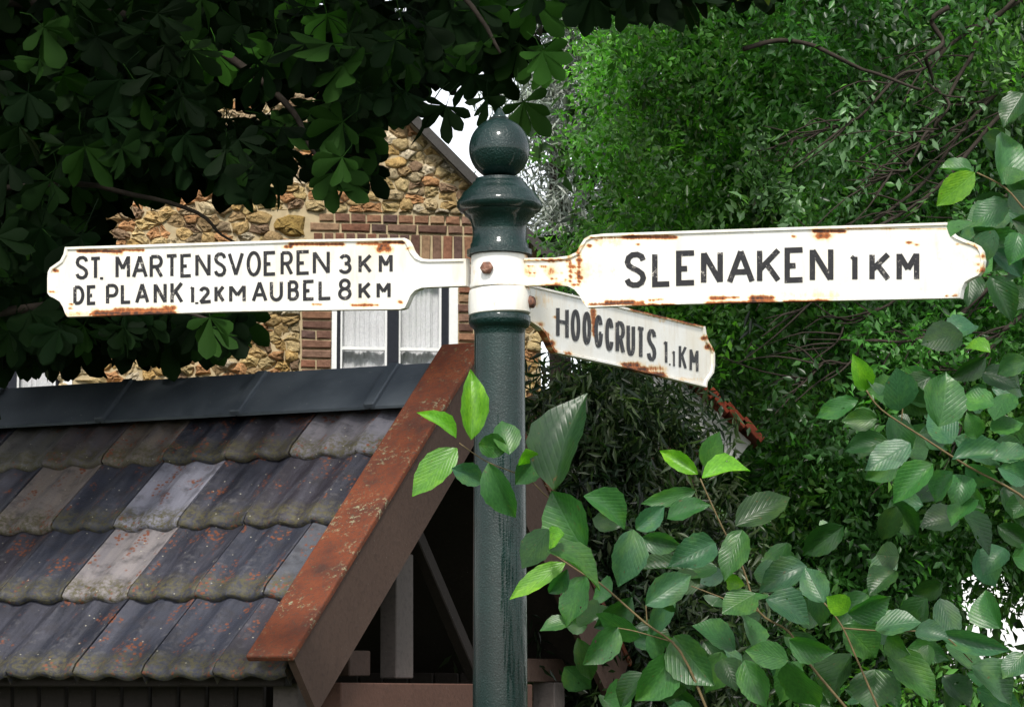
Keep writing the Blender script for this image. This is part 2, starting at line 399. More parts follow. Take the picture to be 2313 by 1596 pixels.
def window(w, parent):
    a, b, z0, z1 = w
    root = link('window', None, parent); root.empty_display_size = .1
    def wb(name, ua, ub, za, zb, d0, d1, mat):
        d0 += .035; d1 += .035
        return mk(name, [wpt(u, z, d) for u in (ua, ub) for z in (za, zb) for d in (d0, d1)], BF, mat, root)
    fw = .036
    wb('frame', a + .002, a + fw, z0, z1, -.12, -.03, M['whitepaint']); wb('frame', b - .062, b - .002, z0, z1, -.12, -.03, M['whitepaint'])
    wb('frame', a + fw, b - .062, z1 - .06, z1 - .002, -.12, -.03, M['whitepaint']); wb('sill', a + .003, b - .003, z0 - .0, z0 + .06, -.12, .06, M['whitepaint'])
    A, B = a + fw, b - .062
    wb('sash', A, A + .026, z0 + .06, z1 - .06, -.125, -.055, M['navy']); wb('sash', B - .05, B - .002, z0 + .06, z1 - .06, -.125, -.055, M['navy'])
    m0 = a + (b - a) * .44; m1 = m0 + .078
    wb('mullion', m0, m1, z0 + .06, z1 - .06, -.125, -.045, M['navy'])
    for (p, q) in ((A + .026, m0), (m1, B - .05)):
        for uu in (p, q - .014): wb('bead', uu, uu + .014, z0 + .06, z1 - .06, -.118, -.062, M['whitepaint'])
        zz = z1 - .58
        wb('glazing_bar', p + .014, q - .014, zz - .011, zz + .011, -.116, -.064, M['whitepaint'])
        for (zl, zh) in ((z0 + .06, zz - .011), (zz + .011, z1 - .06)):
            wb('pane', p + .014, q - .014, zl, zh, -.1, -.096, M['glass'])
    # lace curtain with folds
    nx = 220; Vc, Fcc = [], []
    for i in range(nx + 1):
        u = A + (B - A) * i / nx
        d = -.105 + .0042 * sin(u * 150 + 2 * sin(u * 31)) + .007 * sin(u * 47) + .0012 * sin(u * 390)
        for z in (z0, z1): Vc.append(wpt(u, z, d))
    for i in range(nx): Fcc.append((2 * i, 2 * i + 2, 2 * i + 3, 2 * i + 1))
    mk('curtain', Vc, Fcc, M['curtain'], root, smooth=True)
    wb('room_back', a - .3, b + .3, z0 - .2, z1 + .2, -1.2, -1.15, M['interior'])
    return root
window(win1, house); window(win2, house)

# brickwork
brick_cols = [(.19, .09, .06), (.135, .075, .06), (.23, .125, .08), (.10, .062, .056), (.20, .11, .08), (.26, .17, .11), (.17, .105, .08)]
def lump(w, h, d, jit, name='brick'):
    """brick with chamfered, slightly uneven front; local x,z plane, front at +d (local y)"""
    c = .007; r = random.Random(jit); J = lambda k: (r.random() - .5) * k
    V = []
    for (sx, sz) in ((-1, -1), (1, -1), (1, 1), (-1, 1)): V.append((sx * w / 2, -.05, sz * h / 2))
    for (sx, sz) in ((-1, -1), (1, -1), (1, 1), (-1, 1)): V.append((sx * w / 2 + J(.006), d * .6, sz * h / 2 + J(.006)))
    for (sx, sz) in ((-1, -1), (1, -1), (1, 1), (-1, 1)): V.append((sx * (w / 2 - c) + J(.006), d + J(.006), sz * (h / 2 - c) + J(.006)))
    F_ = [(8, 9, 10, 11)]
    for k in range(4):
        n = (k + 1) % 4; F_ += [(k, n, 4 + n, 4 + k), (4 + k, 4 + n, 8 + n, 8 + k)]
    me = bpy.data.meshes.new(name); me.from_pydata(V, [], F_); me.update(); me.materials.append(M['brick']); return me
RW = Matrix((rdir, -nrm * -1, UP)).transposed().to_4x4()
RW = Matrix(((rdir.x, nrm.x, 0, 0), (rdir.y, nrm.y, 0, 0), (rdir.z, nrm.z, 1, 0), (0, 0, 0, 1)))
def place(me, name, u, z, d=0, rot=0, col=None):
    o = bpy.data.objects.new(name, me); COL.objects.link(o); o.parent = house
    o.matrix_parent_inverse = wm(house).inverted()
    o.matrix_basis = Matrix.Translation(wpt(u, z, d)) @ RW @ Matrix.Rotation(rot, 4, 'Y')
    if col: o.color = (*col, 1)
    return o
bm_str = [lump(.195, .052, .016, i) for i in range(4)]; bm_hdr = [lump(.094, .052, .016, 10 + i) for i in range(4)]
bm_sol = [lump(.060, .185, .016, 20 + i) for i in range(4)]
cr = .066
def bcol():
    c = random.choice(brick_cols); k = random.uniform(.8, 1.25); return tuple(x * k for x in c)
# soldier course over the window
LX0, LX1 = win1[0] - .13, win1[1] + .16
u = LX0
while u < LX1:
    place(random.choice(bm_sol), 'brick', u + .035, win1[3] + .105, random.uniform(-.003, .004), random.uniform(-.03, .03), bcol()); u += .0735
zr = win1[3] + .21 + .03
for row in range(2):
    u = LX0 - .02 + row * .06
    while u < LX1:
        if random.random() < .4 or row: place(random.choice(bm_hdr), 'brick', u + .05, zr, random.uniform(-.003, .005), random.uniform(-.02, .02), bcol()); u += .108
        else: place(random.choice(bm_str), 'brick', u + .1, zr, random.uniform(-.003, .005), random.uniform(-.01, .01), bcol()); u += .208
    zr += cr
BR_TOP = zr - .03
# jambs
JL = []
z = win1[3] - .035; r = 0
while z > win1[2] - .1:
    if r % 3 != 1:
        place(random.choice(bm_str), 'brick', win1[0] - .10, z, random.uniform(-.003, .004), 0, bcol())
        place(random.choice(bm_hdr), 'brick', win1[1] + .052, z, random.uniform(-.003, .004), 0, bcol())
    else:
        place(random.choice(bm_hdr), 'brick', win1[0] - .052, z, random.uniform(-.003, .004), 0, bcol())
        place(random.choice(bm_hdr), 'brick', win1[0] - .155, z, random.uniform(-.006, .002), .03, bcol())
        place(random.choice(bm_str), 'brick', win1[1] + .10, z, random.uniform(-.003, .004), 0, bcol())
    z -= cr; r += 1

# rubble stones: voronoi cells of the wall face
def clip(poly, p, n):
    out = []
    for i in range(len(poly)):
        a = poly[i]; b = poly[(i + 1) % len(poly)]
        da = (a[0] - p[0]) * n[0] + (a[1] - p[1]) * n[1]; db = (b[0] - p[0]) * n[0] + (b[1] - p[1]) * n[1]
        if da <= 0: out.append(a)
        if (da < 0 < db) or (db < 0 < da):
            t = da / (da - db); out.append((a[0] + (b[0] - a[0]) * t, a[1] + (b[1] - a[1]) * t))
    return out
RX0, RX1, RZ0, RZ1 = wuv(60, 800)[0], 0.0, wuv(800, 905)[1], wuv(800, -60)[1]
bu, bz = wuv(660, 510)
BRK = (LX0 - .05, LX1 + .02, win1[2], BR_TOP)
JAM = (win1[0] - .21, win1[1] + .21, win1[2] - .2, win1[3] + .0)
sites = [(bu, bz)]
tries = 0
while tries < 16000 and len(sites) < 1500:
    tries += 1
    s_ = (random.uniform(RX0, RX1), random.uniform(RZ0, RZ1))
    if s_[1] > verge_z(s_[0]) - .02: continue
    if BRK[0] < s_[0] < BRK[1] and win1[3] < s_[1] < BRK[3]: continue
    if JAM[0] < s_[0] < JAM[1] and s_[1] <= win1[3]: continue
    if win2[0] - .05 < s_[0] < win2[1] + .05 and s_[1] < win2[3]: continue
    rr = random.choice((.05, .066, .092))
    dx, dz = abs(s_[0] - bu), abs(s_[1] - bz)
    if (dx / .19) ** 2 + (dz / .13) ** 2 < 1: continue
    if any(abs(s_[1] - q[1]) < rr and ((s_[0] - q[0]) / 1.45) ** 2 + (s_[1] - q[1]) ** 2 < rr * rr for q in sites): continue
    sites.append(s_)
stone_cols = [(.56, .45, .25), (.60, .51, .34), (.50, .35, .15), (.48, .35, .17), (.55, .45, .28), (.40, .29, .16), (.60, .54, .42), (.38, .30, .20), (.46, .26, .13), (.30, .21, .14), (.54, .42, .21)]
rest = ([], []); rest_c = []
cells = []
for s_ in sites:
    big = s_ == (bu, bz); R = .17 if big else .16
    poly = [(s_[0] + R * 1.5 * cos(a), s_[1] + R * sin(a)) for a in [k * 2 * pi / 14 for k in range(14)]]
    if big: poly = [(s_[0] + .15 * cos(a), s_[1] + .088 * sin(a)) for a in [k * 2 * pi / 14 for k in range(14)]]
    for q in sites:
        if q is s_ or q == s_: continue
        dx, dz = q[0] - s_[0], q[1] - s_[1]
        if abs(dx) > .5 or abs(dz) > .4: continue
        wgt = .62 if (q == (bu, bz)) else .5
        if big: wgt = .5
        poly = clip(poly, (s_[0] + dx * (1 - wgt), s_[1] + dz * (1 - wgt)), (dx / 1.45 ** 2, dz))
        if len(poly) < 3: break
    if len(poly) < 3: continue
    if s_[1] > BRK[3] and BRK[0] - .3 < s_[0] < BRK[1] + .3: poly = clip(poly, (0, BRK[3] + .008), (0, -1))
    if s_[0] <= BRK[0] and s_[1] < BRK[3]: poly = clip(poly, (BRK[0], 0), (1, 0)) if s_[1] > win1[3] else clip(poly, (JAM[0], 0), (1, 0))
    if s_[0] >= BRK[1] and BRK[3] > s_[1] > win1[3]: poly = clip(poly, (BRK[1], 0), (-1, 0))
    if s_[0] >= JAM[1] and s_[1] <= win1[3]: poly = clip(poly, (JAM[1], 0), (-1, 0))
    poly = clip(poly, (0, 0), (1, 0)); poly = clip(poly, (ue, ze - .02), (-slope, 1))
    if len(poly) < 3: continue
    pp = []
    for i in range(len(poly)):
        a, b = poly[i], poly[(i + 1) % len(poly)]; pp.append(a); l2 = math.hypot(b[0] - a[0], b[1] - a[1])
        if l2 > .03: pp.append(((a[0] + b[0]) / 2 + random.gauss(0, .10) * l2, (a[1] + b[1]) / 2 + random.gauss(0, .10) * l2))
    poly = pp
    cx = sum(p[0] for p in poly) / len(poly); cz = sum(p[1] for p in poly) / len(poly)
    cells.append((cx, cz, poly, big))
vA, vB, vC = wuv(430, 500)[0], wuv(800, 320)[1], wuv(240, 500)[0]
vis = sorted(cells, key=lambda c: (0 if (c[0] > vA and c[1] < vB) else 1 if (c[0] > vC and c[1] < vB) else 2, -c[0]))[:300]
visid = {id(c) for c in vis}
for c in cells:
    cx, cz, poly, big = c
    ext = max(max(abs(p[0] - cx) for p in poly), max(abs(p[1] - cz) for p in poly))
    gap = min(random.uniform(.0005, .005) / max(ext, .02), .3); h = random.uniform(.007, .032) if not big else .03
    tx, tz = random.uniform(-.3, .3), random.uniform(-.3, .3)
    VV, FF = [], []; n = len(poly)
    for (sc, d) in ((1 - gap, -.03), (1 - gap * 1.1, h * .22), (.72, h * random.uniform(.8, 1.1)), (.3, h * random.uniform(.95, 1.3))):
        for p in poly:
            j = random.uniform(-.13, .13)
            lx, lz = (p[0] - cx) * (sc + j * (sc < .9)), (p[1] - cz) * (sc + j * (sc < .9))
            VV.append((lx, max(d + (tx * lx + tz * lz) * (d > 0) + random.uniform(-.012, .012) * (d > 0), -.03), lz))
    for k in range(3):
        for i in range(n):
            j = (i + 1) % n; FF.append((k * n + i, k * n + j, (k + 1) * n + j, (k + 1) * n + i))
    FF.append(tuple(3 * n + i for i in range(n)))
    col = (.47, .33, .11) if big else random.choice(stone_cols); kk = random.uniform(.75, 1.25)
    if id(c) in visid:
        me = bpy.data.meshes.new('stone'); me.from_pydata(VV, [], FF); me.update(); me.polygons.foreach_set('use_smooth', [random.random() < .6] * len(FF)); me.materials.append(M['stone'])
        place(me, 'stone', cx, cz, 0, 0, tuple(x * kk for x in col))
    else:
        rest_c.extend([tuple(x * kk for x in col)] * len(VV)); b = len(rest[0]); rest[0].extend(wpt(cx + v[0], cz + v[2], v[1]) for v in VV); rest[1].extend(tuple(b + i for i in f) for f in FF)
if rest[0]:
    o = mk('rubble_stones', rest[0], rest[1], M['stonemass'], house); o['kind'] = 'stuff'
    a = o.data.attributes.new('leafcol', 'FLOAT_COLOR', 'POINT'); a.data.foreach_set('color', np.array([(*c, 1) for c in rest_c], dtype=np.float32).ravel())

# ---------------------------------------------------------------- outbuilding with red roof and white bargeboard
YO = 12.3
ob = thing('outbuilding', 'small outbuilding with red tiled roof edge and white bargeboard among the leaves', 'outbuilding', at(1400, HOR, YO) * 1.0)
ob.location.z = 0
pa = at(1440, 772, YO); pb = at(1697, 1000, YO)
dv = (pb - pa).normalized(); nv = Vector((0, 0, 1)) - dv * dv.z; nv.normalize(); yv = Vector((0, 1, 0))
bar('bargeboard', pa - nv * .075, pb - nv * .075, nv * .15, yv * .04, M['plaster'], ob)
L = (pb - pa).length; nt_ = 7
tm = None
for k in range(nt_):
    a = pa + dv * (L * k / nt_) + nv * (.03 + .012); b = pa + dv * (L * (k + 1) / nt_ + .03) + nv * (.03 - .006)
    if tm is None: o = bar('roof_tile', a, b, nv * .035, yv * .3, M['clay'], ob); o.location = (0, 0, 0)
    else: o = bar('roof_tile', a, b, nv * .035, yv * .3, M['clay'], ob)
    o.color = (*random.choice([(.26, .05, .025), (.20, .045, .025), (.31, .08, .03)]), 1)
rp = [p + nv * h + yv * d for p in (pa, pb) for h in (.002, .02) for d in (.16, 3.5)]
mk('roof', rp, BF, M['clay'], ob).color = (.2, .05, .03, 1)
w0 = Vector((pa.x - .9, YO + .06, 0)); w1 = Vector((pb.x - .25, YO + .06, 0))
zb = pb.z + .1
mk('wall', [w0, w1, Vector((w1.x, w1.y, zb)), Vector((pa.x, YO + .06, pa.z - .05)), Vector((w0.x, w0.y, pa.z - .4)),
            w0 + yv * 3, w1 + yv * 3, Vector((w1.x, w1.y + 3, zb)), Vector((pa.x, YO + 3.06, pa.z - .05)), Vector((w0.x, w0.y + 3, pa.z - .4))],
   [(0, 1, 2, 3, 4), (5, 9, 8, 7, 6), (1, 6, 7, 2), (0, 4, 9, 5)], M['oldwall'], ob)

# ---------------------------------------------------------------- shed with concrete tile roof
ph, thr = radians(26.3), radians(40.8); TW, TG = .2858, .4202
er = Vector((-cos(ph), sin(ph), 0)); ed = Vector((-sin(ph) * cos(thr), -cos(ph) * cos(thr), -sin(thr)))
en = ed.cross(er); en = en if en.z > 0 else -en
ed2 = Vector((sin(ph) * cos(thr), cos(ph) * cos(thr), -sin(thr))); en2 = er.cross(ed2); en2 = en2 if en2.z > 0 else -en2
hd = Vector((sin(ph), cos(ph), 0))
P0 = Vector((-.84033, 10, 2.4521))
def T(s, t, o=0): return P0 + er * (s * TW) + ed * t + en * o
TR = -.44                                     # t of the ridge
S0, S1 = -2.15, 9.0
RID = T(S0, TR)
shed = thing('tiled_shed', 'small open-gabled shed with dark weathered roof tiles and orange rusted verge', 'shed', T(3, 1.2) * 1.0 + hd * .9)
shed.location.z = 0
def T2(s, t, o=0): return T(s, TR) + ed2 * (t - TR) + en2 * o      # the far slope
# tile mesh: x = along ridge (to the left), y = up-slope negative..., z = normal ; nose at y = -? -> local y runs from 0 (head) to -LEN (nose)
LEN = TG + .07
nx = 16; prof = []
for i in range(nx + 1):
    x = i / nx; f = (x * 2) % 1.0
    zf_ = .5 - .5 * cos(2 * pi * f); zf_ = zf_ ** .8
    prof.append((x * (TW - .005), -.004 + .020 * (1 - zf_)))
def tile_mesh(seed):
    r = random.Random(seed); V, Fc = [], []
    js = [0, .55, .93, 1.0]; lift = [0, .02, .034, .030]
    for j, (v, lf) in enumerate(zip(js, lift)):
        for i, (x, z) in enumerate(prof):
            V.append((x, -LEN * v + (r.uniform(-.004, .004) if j == 3 else 0), z + lf + (-.005 if j == 3 else 0) + r.uniform(-.0008, .0008)))
    for i, (x, z) in enumerate(prof): V.append((x, -LEN + .004, z + .004))
    n1 = nx + 1
    for j in range(4):
        for i in range(nx): Fc.append((j * n1 + i, (j + 1) * n1 + i, (j + 1) * n1 + i + 1, j * n1 + i + 1))
    # right-hand edge wall
    b = len(V)
    for j in range(4): V.append((prof[0][0], -LEN * js[j], -.012))
    for j in range(3): Fc.append((j * n1, b + j, b + j + 1, (j + 1) * n1))
    me = bpy.data.meshes.new('roof_tile'); me.from_pydata(V, [], Fc); me.update(); me.materials.append(M['tile'])
    me.polygons.foreach_set('use_smooth', [True] * (4 * nx) + [False] * 3)
    return me
tmesh = [tile_mesh(k) for k in range(4)]
MT = Matrix(((er.x, -ed.x, en.x, 0), (er.y, -ed.y, en.y, 0), (er.z, -ed.z, en.z, 0), (0, 0, 0, 1)))
dk = [(.019, .020, .030), (.025, .022, .030), (.014, .016, .025), (.030, .025, .030), (.024, .027, .040)]
PALE = {(-2, 1): (.17, .165, .19), (-1, 1): (.15, .14, .155), (1, 2): (.19, .19, .23), (1, 3): (.20, .18, .18), (2, 1): (.13, .105, .085), (3, 2): (.17, .14, .12), (4, 1): (.1, .095, .085), (-2, 3): (.07, .075, .09), (3, 1): (.085, .07, .07)}
for j in range(1, 5):
    for i in range(-2, 9):
        o = bpy.data.objects.new('roof_tile', tmesh[(i * 3 + j * 5) % 4]); COL.objects.link(o); o.parent = shed
        o.matrix_parent_inverse = wm(shed).inverted()
        q = T(i + .01, (j - 1) * TG - LEN, .0 - .034 + random.uniform(-.003, .004))
        o.matrix_basis = Matrix.Translation(q) @ MT @ Matrix.Rotation(random.uniform(-.006, .006), 4, 'Z')
        c = PALE.get((i, j)) or random.choice(dk); o.color = (*c, 1)
# under-roof decks (both slopes) and far-slope covering
def slab(name, a, b, c, d, thick, n, mat, parent):
    return mk(name, [p - n * (thick * k) for k in (0, 1) for p in (a, b, c, d)], [(0, 1, 2, 3), (7, 6, 5, 4), (0, 4, 5, 1), (1, 5, 6, 2), (2, 6, 7, 3), (3, 7, 4, 0)], mat, parent)
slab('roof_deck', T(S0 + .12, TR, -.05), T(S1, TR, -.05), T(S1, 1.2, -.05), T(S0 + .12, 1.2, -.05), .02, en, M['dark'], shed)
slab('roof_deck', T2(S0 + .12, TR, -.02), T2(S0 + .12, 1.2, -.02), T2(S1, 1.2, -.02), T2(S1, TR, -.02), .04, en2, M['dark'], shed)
# zinc ridge capping: one folded sheet per length, welts between
edges = [-1.66, -.95, 1.13, 3.36, 5.6, 7.8, 9.0]
for a, b in zip(edges[:-1], edges[1:]):
    a_, b_ = a + .012, b - .012
    pts = []
    for s in (a_, b_):
        pts += [T(s, -.215, .042), T(s, -.219, .052), T(s, TR) + UP * .074, T2(s, -.219, .052), T2(s, -.215, .042)]
    sag = random.uniform(-.004, .004)
    mk('ridge_cap', pts, [(i, i + 5, i + 6, i + 1) for i in range(4)], M['zinc'], shed)
    if a > -1.5:
        V, Fc = [], []
        for t0, nn, TT in ((0, en, T), (1, en2, T2)):
            bar('welt', TT(a, -.212, .058), TT(a, TR - .045, .060), er * .045, nn * .024, M['zinc'], shed)
# verge capping and bargeboards
VA, VB = -1.66, -2.28
o = mk('verge_capping', [T(s, t, h) for s in (VA, VB) for t in (TR - .093, 1.30) for h in (.085, .11)], BF, M['verge'], shed)
bv = o.modifiers.new('bevel', 'BEVEL'); bv.width = .006; bv.segments = 2
mk('verge_capping', [T2(s, t, h) for s in (VA, VB) for t in (TR - .05, 1.30) for h in (.085, .108)], BF, M['verge'], shed)
sb = VB + .02
mk('bargeboard', [T(s, t, h) for s in (sb, sb + .1) for t in (TR - .068, 1.285) for h in (.083, -.15)], BF, M['brown'], shed)
mk('bargeboard', [T2(s, t, h) for s in (sb + .004, sb + .1) for t in (TR + .06, 1.285) for h in (.083, -.15)], BF, M['brown'], shed)
# gable frame: positions in the gable plane
def gp(px, py, s): return onp(px, py, T(s, 0), er)
sg = VB + .35
zb_ = gp(900, 1540, sg).z
aL = gp(690, 1568, sg); aR = gp(1345, 1512, sg + 0.0)
bar('tie_beam', gp(745, 1572, sg), gp(1180, 1572, sg), UP * .095, er * .09, M['redwood'], shed)
bar('tie_beam', gp(1170, 1513, sg + .5), gp(1345, 1513, sg + .5), UP * .095, er * .09, M['brown'], shed)
bar('king_post', gp(896, 1250, sg + .2), gp(896, 1531, sg + .2), hd * .13, er * .07, M['grey'], shed)
bar('brace', gp(925, 1180, sg + .55), gp(1075, 1530, sg + .55), (hd * .9 + UP * .35).normalized() * .06, er * .05, M['dark'], shed)
bar('block', gp(770, 1497, sg + .4), gp(818, 1497, sg + .4), UP * .09, er * .07, M['brown'], shed)
# corner posts, rear boarding, eave plate and side boarding under the eave
hw = 1.02
for hh in (-hw, hw):
    for s in (sg + .4, S1 - .6):
        base = RID + er * ((s - S0) * TW) + hd * hh; base.z = 0
        bar('corner_post', base, base + UP * 1.6, hd * .1, er * .1, M['grey'], shed)
e0 = T(S0 + .4, 1.16, -.09); e1 = T(S1, 1.16, -.09)
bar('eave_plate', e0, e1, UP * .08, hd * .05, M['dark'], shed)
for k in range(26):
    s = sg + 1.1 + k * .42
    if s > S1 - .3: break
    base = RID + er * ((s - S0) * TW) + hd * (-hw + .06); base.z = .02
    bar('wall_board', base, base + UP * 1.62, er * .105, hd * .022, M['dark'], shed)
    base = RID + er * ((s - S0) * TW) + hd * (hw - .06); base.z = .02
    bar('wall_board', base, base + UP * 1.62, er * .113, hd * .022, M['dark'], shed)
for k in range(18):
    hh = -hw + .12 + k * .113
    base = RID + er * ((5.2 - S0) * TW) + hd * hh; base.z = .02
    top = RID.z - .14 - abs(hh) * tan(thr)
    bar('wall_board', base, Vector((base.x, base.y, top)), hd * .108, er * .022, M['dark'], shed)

# ---------------------------------------------------------------- signpost
YP = 7.5
pc = at(1129, 700, YP); PXM = (pc - EYE).length / sqrt(FPX ** 2 + (1129 - CX) ** 2 + (700 - CY) ** 2)
post = thing('signpost', 'dark green cast-iron fingerpost with three rusty white direction arms', 'signpost', (pc.x, YP, 0))
axis = lambda z: (pc.x + (2.3 - z) * .0018, YP)
def zy(py): return at(1129, py, YP).z
def prf(lst): return [(hw_ * PXM, zy(y)) for y, hw_ in lst]
pl = lathe('pole', [(.078 * 1.35, 0.0), (.105, .06), (.088, .10), (.080, .16)] + prf([(1596, 61), (1300, 60), (1000, 58), (760, 57), (745, 58), (740, 62), (738, 66), (728, 70), (716, 70), (711, 66)]) , axis, M['pole'], post)
fin = [(577, 74), (566, 74), (564.5, 67), (553, 66), (549, 63), (535, 61), (518, 61.5), (503, 65), (492, 72), (488, 79), (480, 82), (477, 91), (468, 97), (459, 97), (453, 93), (444, 86), (438, 84), (430, 74), (420, 64), (414, 61), (412, 56), (405, 54), (403, 44)]
fo_ = lathe('finial', prf(fin), axis, M['pole'], post); fo_.modifiers.new('edges', 'EDGE_SPLIT').split_angle = radians(42)
ball = [(337 - 69.5 * cos(a), max(69.5 * sin(a), 3)) for a in [pi - .50 - k * (pi - .50 - .24) / 22 for k in range(23)]]
tip = [(268, 22), (263, 15.5), (257, 11.5), (252, 8.5), (247, 5), (244, 2)]
lathe('finial_ball', prf(ball + tip), axis, M['pole'], post)
# white clamp collars
def rustof(spots, base=0.):
    def f(x, y):
        v = base
        for (sx, sy, rx, ry, k) in spots: v = max(v, base + k * math.exp(-(((x - sx) / rx) ** 2 + ((y - sy) / ry) ** 2)))
        return v
    return f
def collar(name, ys, f, tilt=0):
    n = 48; V, Fc, A = [], [], []
    for (y, hw_) in ys:
        for k in range(n):
            a = 2 * pi * k / n; z = zy(y) + tilt * cos(a) * PXM; c = axis(z)
            V.append((c[0] + hw_ * PXM * cos(a), c[1] + hw_ * PXM * sin(a), z)); A.append(f(1121 + hw_ * cos(a), y))
    for i in range(len(ys) - 1):
        for k in range(n):
            a = i * n + k; b = i * n + (k + 1) % n; Fc.append((a, b, b + n, a + n))
    Fc.append(tuple(range(n))[::-1]); Fc.append(tuple((len(ys) - 1) * n + k for k in range(n)))
    return mk(name, V, Fc, M['sign'], post, smooth=False, attrs={'rust': A})
fc = rustof([(1185, 580, 8, 60, .55), (1185, 655, 12, 6, .6), (1060, 640, 10, 10, .2), (1150, 651, 60, 3, .35), (1120, 690, 30, 30, .14)])
c1 = collar('clamp_collar', [(652, 64), (651, 67.5), (645, 67.5), (640, 66), (586, 65), (579, 64), (576.5, 60)], fc)
c2 = collar('clamp_collar', [(712, 66), (709, 70), (690, 71), (664, 70), (654, 68), (652.8, 60)], fc, tilt=3)
for o in (c1, c2):
    es = o.modifiers.new('edges', 'EDGE_SPLIT'); es.split_angle = radians(40); o.data.polygons.foreach_set('use_smooth', [True] * len(o.data.polygons))
def bolt(px, py, Y, r, axis_dir):
    c = at(px, py, Y); ax = Vector(axis_dir).normalized(); x = ax.cross(UP).normalized(); y = ax.cross(x); n = 12; V, Fc = [], []
    rings = [(-.03, .62), (0, .62), (0, 1.0), (.35, 1.0), (.62, .82), (.78, .45)]
    for (h, k) in rings:
        for i in range(n):
            a = 2 * pi * i / n; hexf = 1.0 + (.06 * cos(6 * a) if k > .9 else 0)
            V.append(c + ax * (h * r) + x * (r * k * hexf * cos(a)) + y * (r * k * hexf * sin(a)))
    for i in range(len(rings) - 1):
        for k in range(n):
            a = i * n + k; b = i * n + (k + 1) % n; Fc.append((a, b, b + n, a + n))
    Fc.append(tuple((len(rings) - 1) * n + k for k in range(n)))
    return mk('bolt', V, Fc, M['bolt'], post, smooth=True)
bolt(1100, 605, YP - .081, .018, (-.25, -1, 0))
bolt(1198, 682, YP - .02, .018, (1, -.5, 0))

# zoom-window coordinates -> 2313-wide picture coordinates
def zc(ox, oy, s): return lambda x, y: ((ox + x / s) / 1.29702, (oy + y / s) / 1.29702)
ZA, ZB_, ZC, ZD, ZE = zc(120, 680, 3.855), zc(660, 680, 3.855), zc(1780, 680, 3.855), zc(2300, 640, 3.855), zc(1520, 820, 3.855)
ZF, Z3 = zc(850, 620, 3.1917), zc(1500, 600, 1.542)
def mp(f, l): return [f(*p) for p in l]

def arc(cx, cy, rx, ry, a0, a1, n=10): return [(cx + rx * cos(radians(a0 + (a1 - a0) * i / n)), cy + ry * sin(radians(a0 + (a1 - a0) * i / n))) for i in range(n + 1)]
GL = {
 'S': [[(.97, .2), (.87, .07), (.62, 0), (.33, .01), (.1, .1), (.03, .24), (.12, .36), (.35, .45), (.65, .53), (.9, .64), (.98, .78), (.88, .92), (.64, 1), (.36, 1), (.13, .94), (0, .81)]],
 'T': [[(0, 0), (1, 0)], [(.5, 0), (.5, 1)]], 'M': [[(0, 0), (0, 1)], [(0.02, .04), (.5, .6)], [(.98, .04), (.5, .6)], [(1, 0), (1, 1)]],
 'A': [[(0, 1), (.5, 0), (1, 1)], [(.22, .68), (.78, .68)]],
 'R': [[(0, 1), (0, 0)], [(0, 0), (.55, 0)] + arc(.55, .25, .42, .25, -90, 90)[1:] + [(0, .5)], [(.45, .5), (1, 1)]],
 'E': [[(1, 0), (0, 0), (0, 1), (1, 1)], [(0, .52), (.55, .52)]], 'N': [[(0, 0), (0, 1)], [(0.02, .02), (.98, .98)], [(1, 0), (1, 1)]],
 'V': [[(0, 0), (.5, 1), (1, 0)]], 'O': [arc(.5, .5, .5, .5, 0, 360, 28)],
 '3': [[(.05, .15)] + arc(.47, .25, .45, .25, -140, 75, 12) + [(.45, .48)], [(.45, .48)] + arc(.48, .73, .52, .27, -80, 150, 14) + [(.0, .82)]],
 'K': [[(0, 0), (0, 1)], [(1, 0), (.04, .6)], [(.34, .42), (1, 1)]],
 'D': [[(0, 0), (0, 1)], [(0, 0), (.4, 0)] + arc(.4, .5, .6, .5, -90, 90, 14)[1:] + [(0, 1)]],
 'P': [[(0, 1), (0, 0)], [(0, 0), (.55, 0)] + arc(.55, .29, .45, .29, -90, 90)[1:] + [(0, .58)]],
 'L': [[(0, 0), (0, 1), (1, 1)]], 'U': [[(0, 0), (0, .68)] + arc(.5, .68, .5, .32, 180, 0, 14)[1:] + [(1, 0)]],
 'B': [[(0, 0), (0, 1)], [(0, 0), (.5, 0)] + arc(.5, .235, .42, .235, -90, 90)[1:] + [(0, .47)], [(0, .47), (.5, .47)] + arc(.5, .735, .5, .265, -90, 90)[1:] + [(0, 1)]],
 '8': [arc(.5, .235, .42, .235, 90, 450, 22), arc(.5, .735, .5, .265, -90, 270, 24)],
 '1': [[(0, .13), (1, 0), (1, 1)]], 'i': [[(0, .16), (.55, 0), (.55, 1)], [(.1, 1), (1, 1)]],
 '2': [arc(.38, .27, .36, .27, -165, 25, 12) + [(0, 1)], [(0, 1), (1, .97)]],
 'H': [[(0, 0), (0, 1)], [(1, 0), (1, 1)], [(0, .47), (1, .47)]],
 'C': [arc(.5, .5, .5, .5, -28, -332, 24)], 'G': [arc(.5, .5, .5, .5, -28, -350, 24)[:23] + [(1, .56)], [(1, .56), (.55, .56)]],
 '.': [[(.5, 0), (.5, 1)]],
}
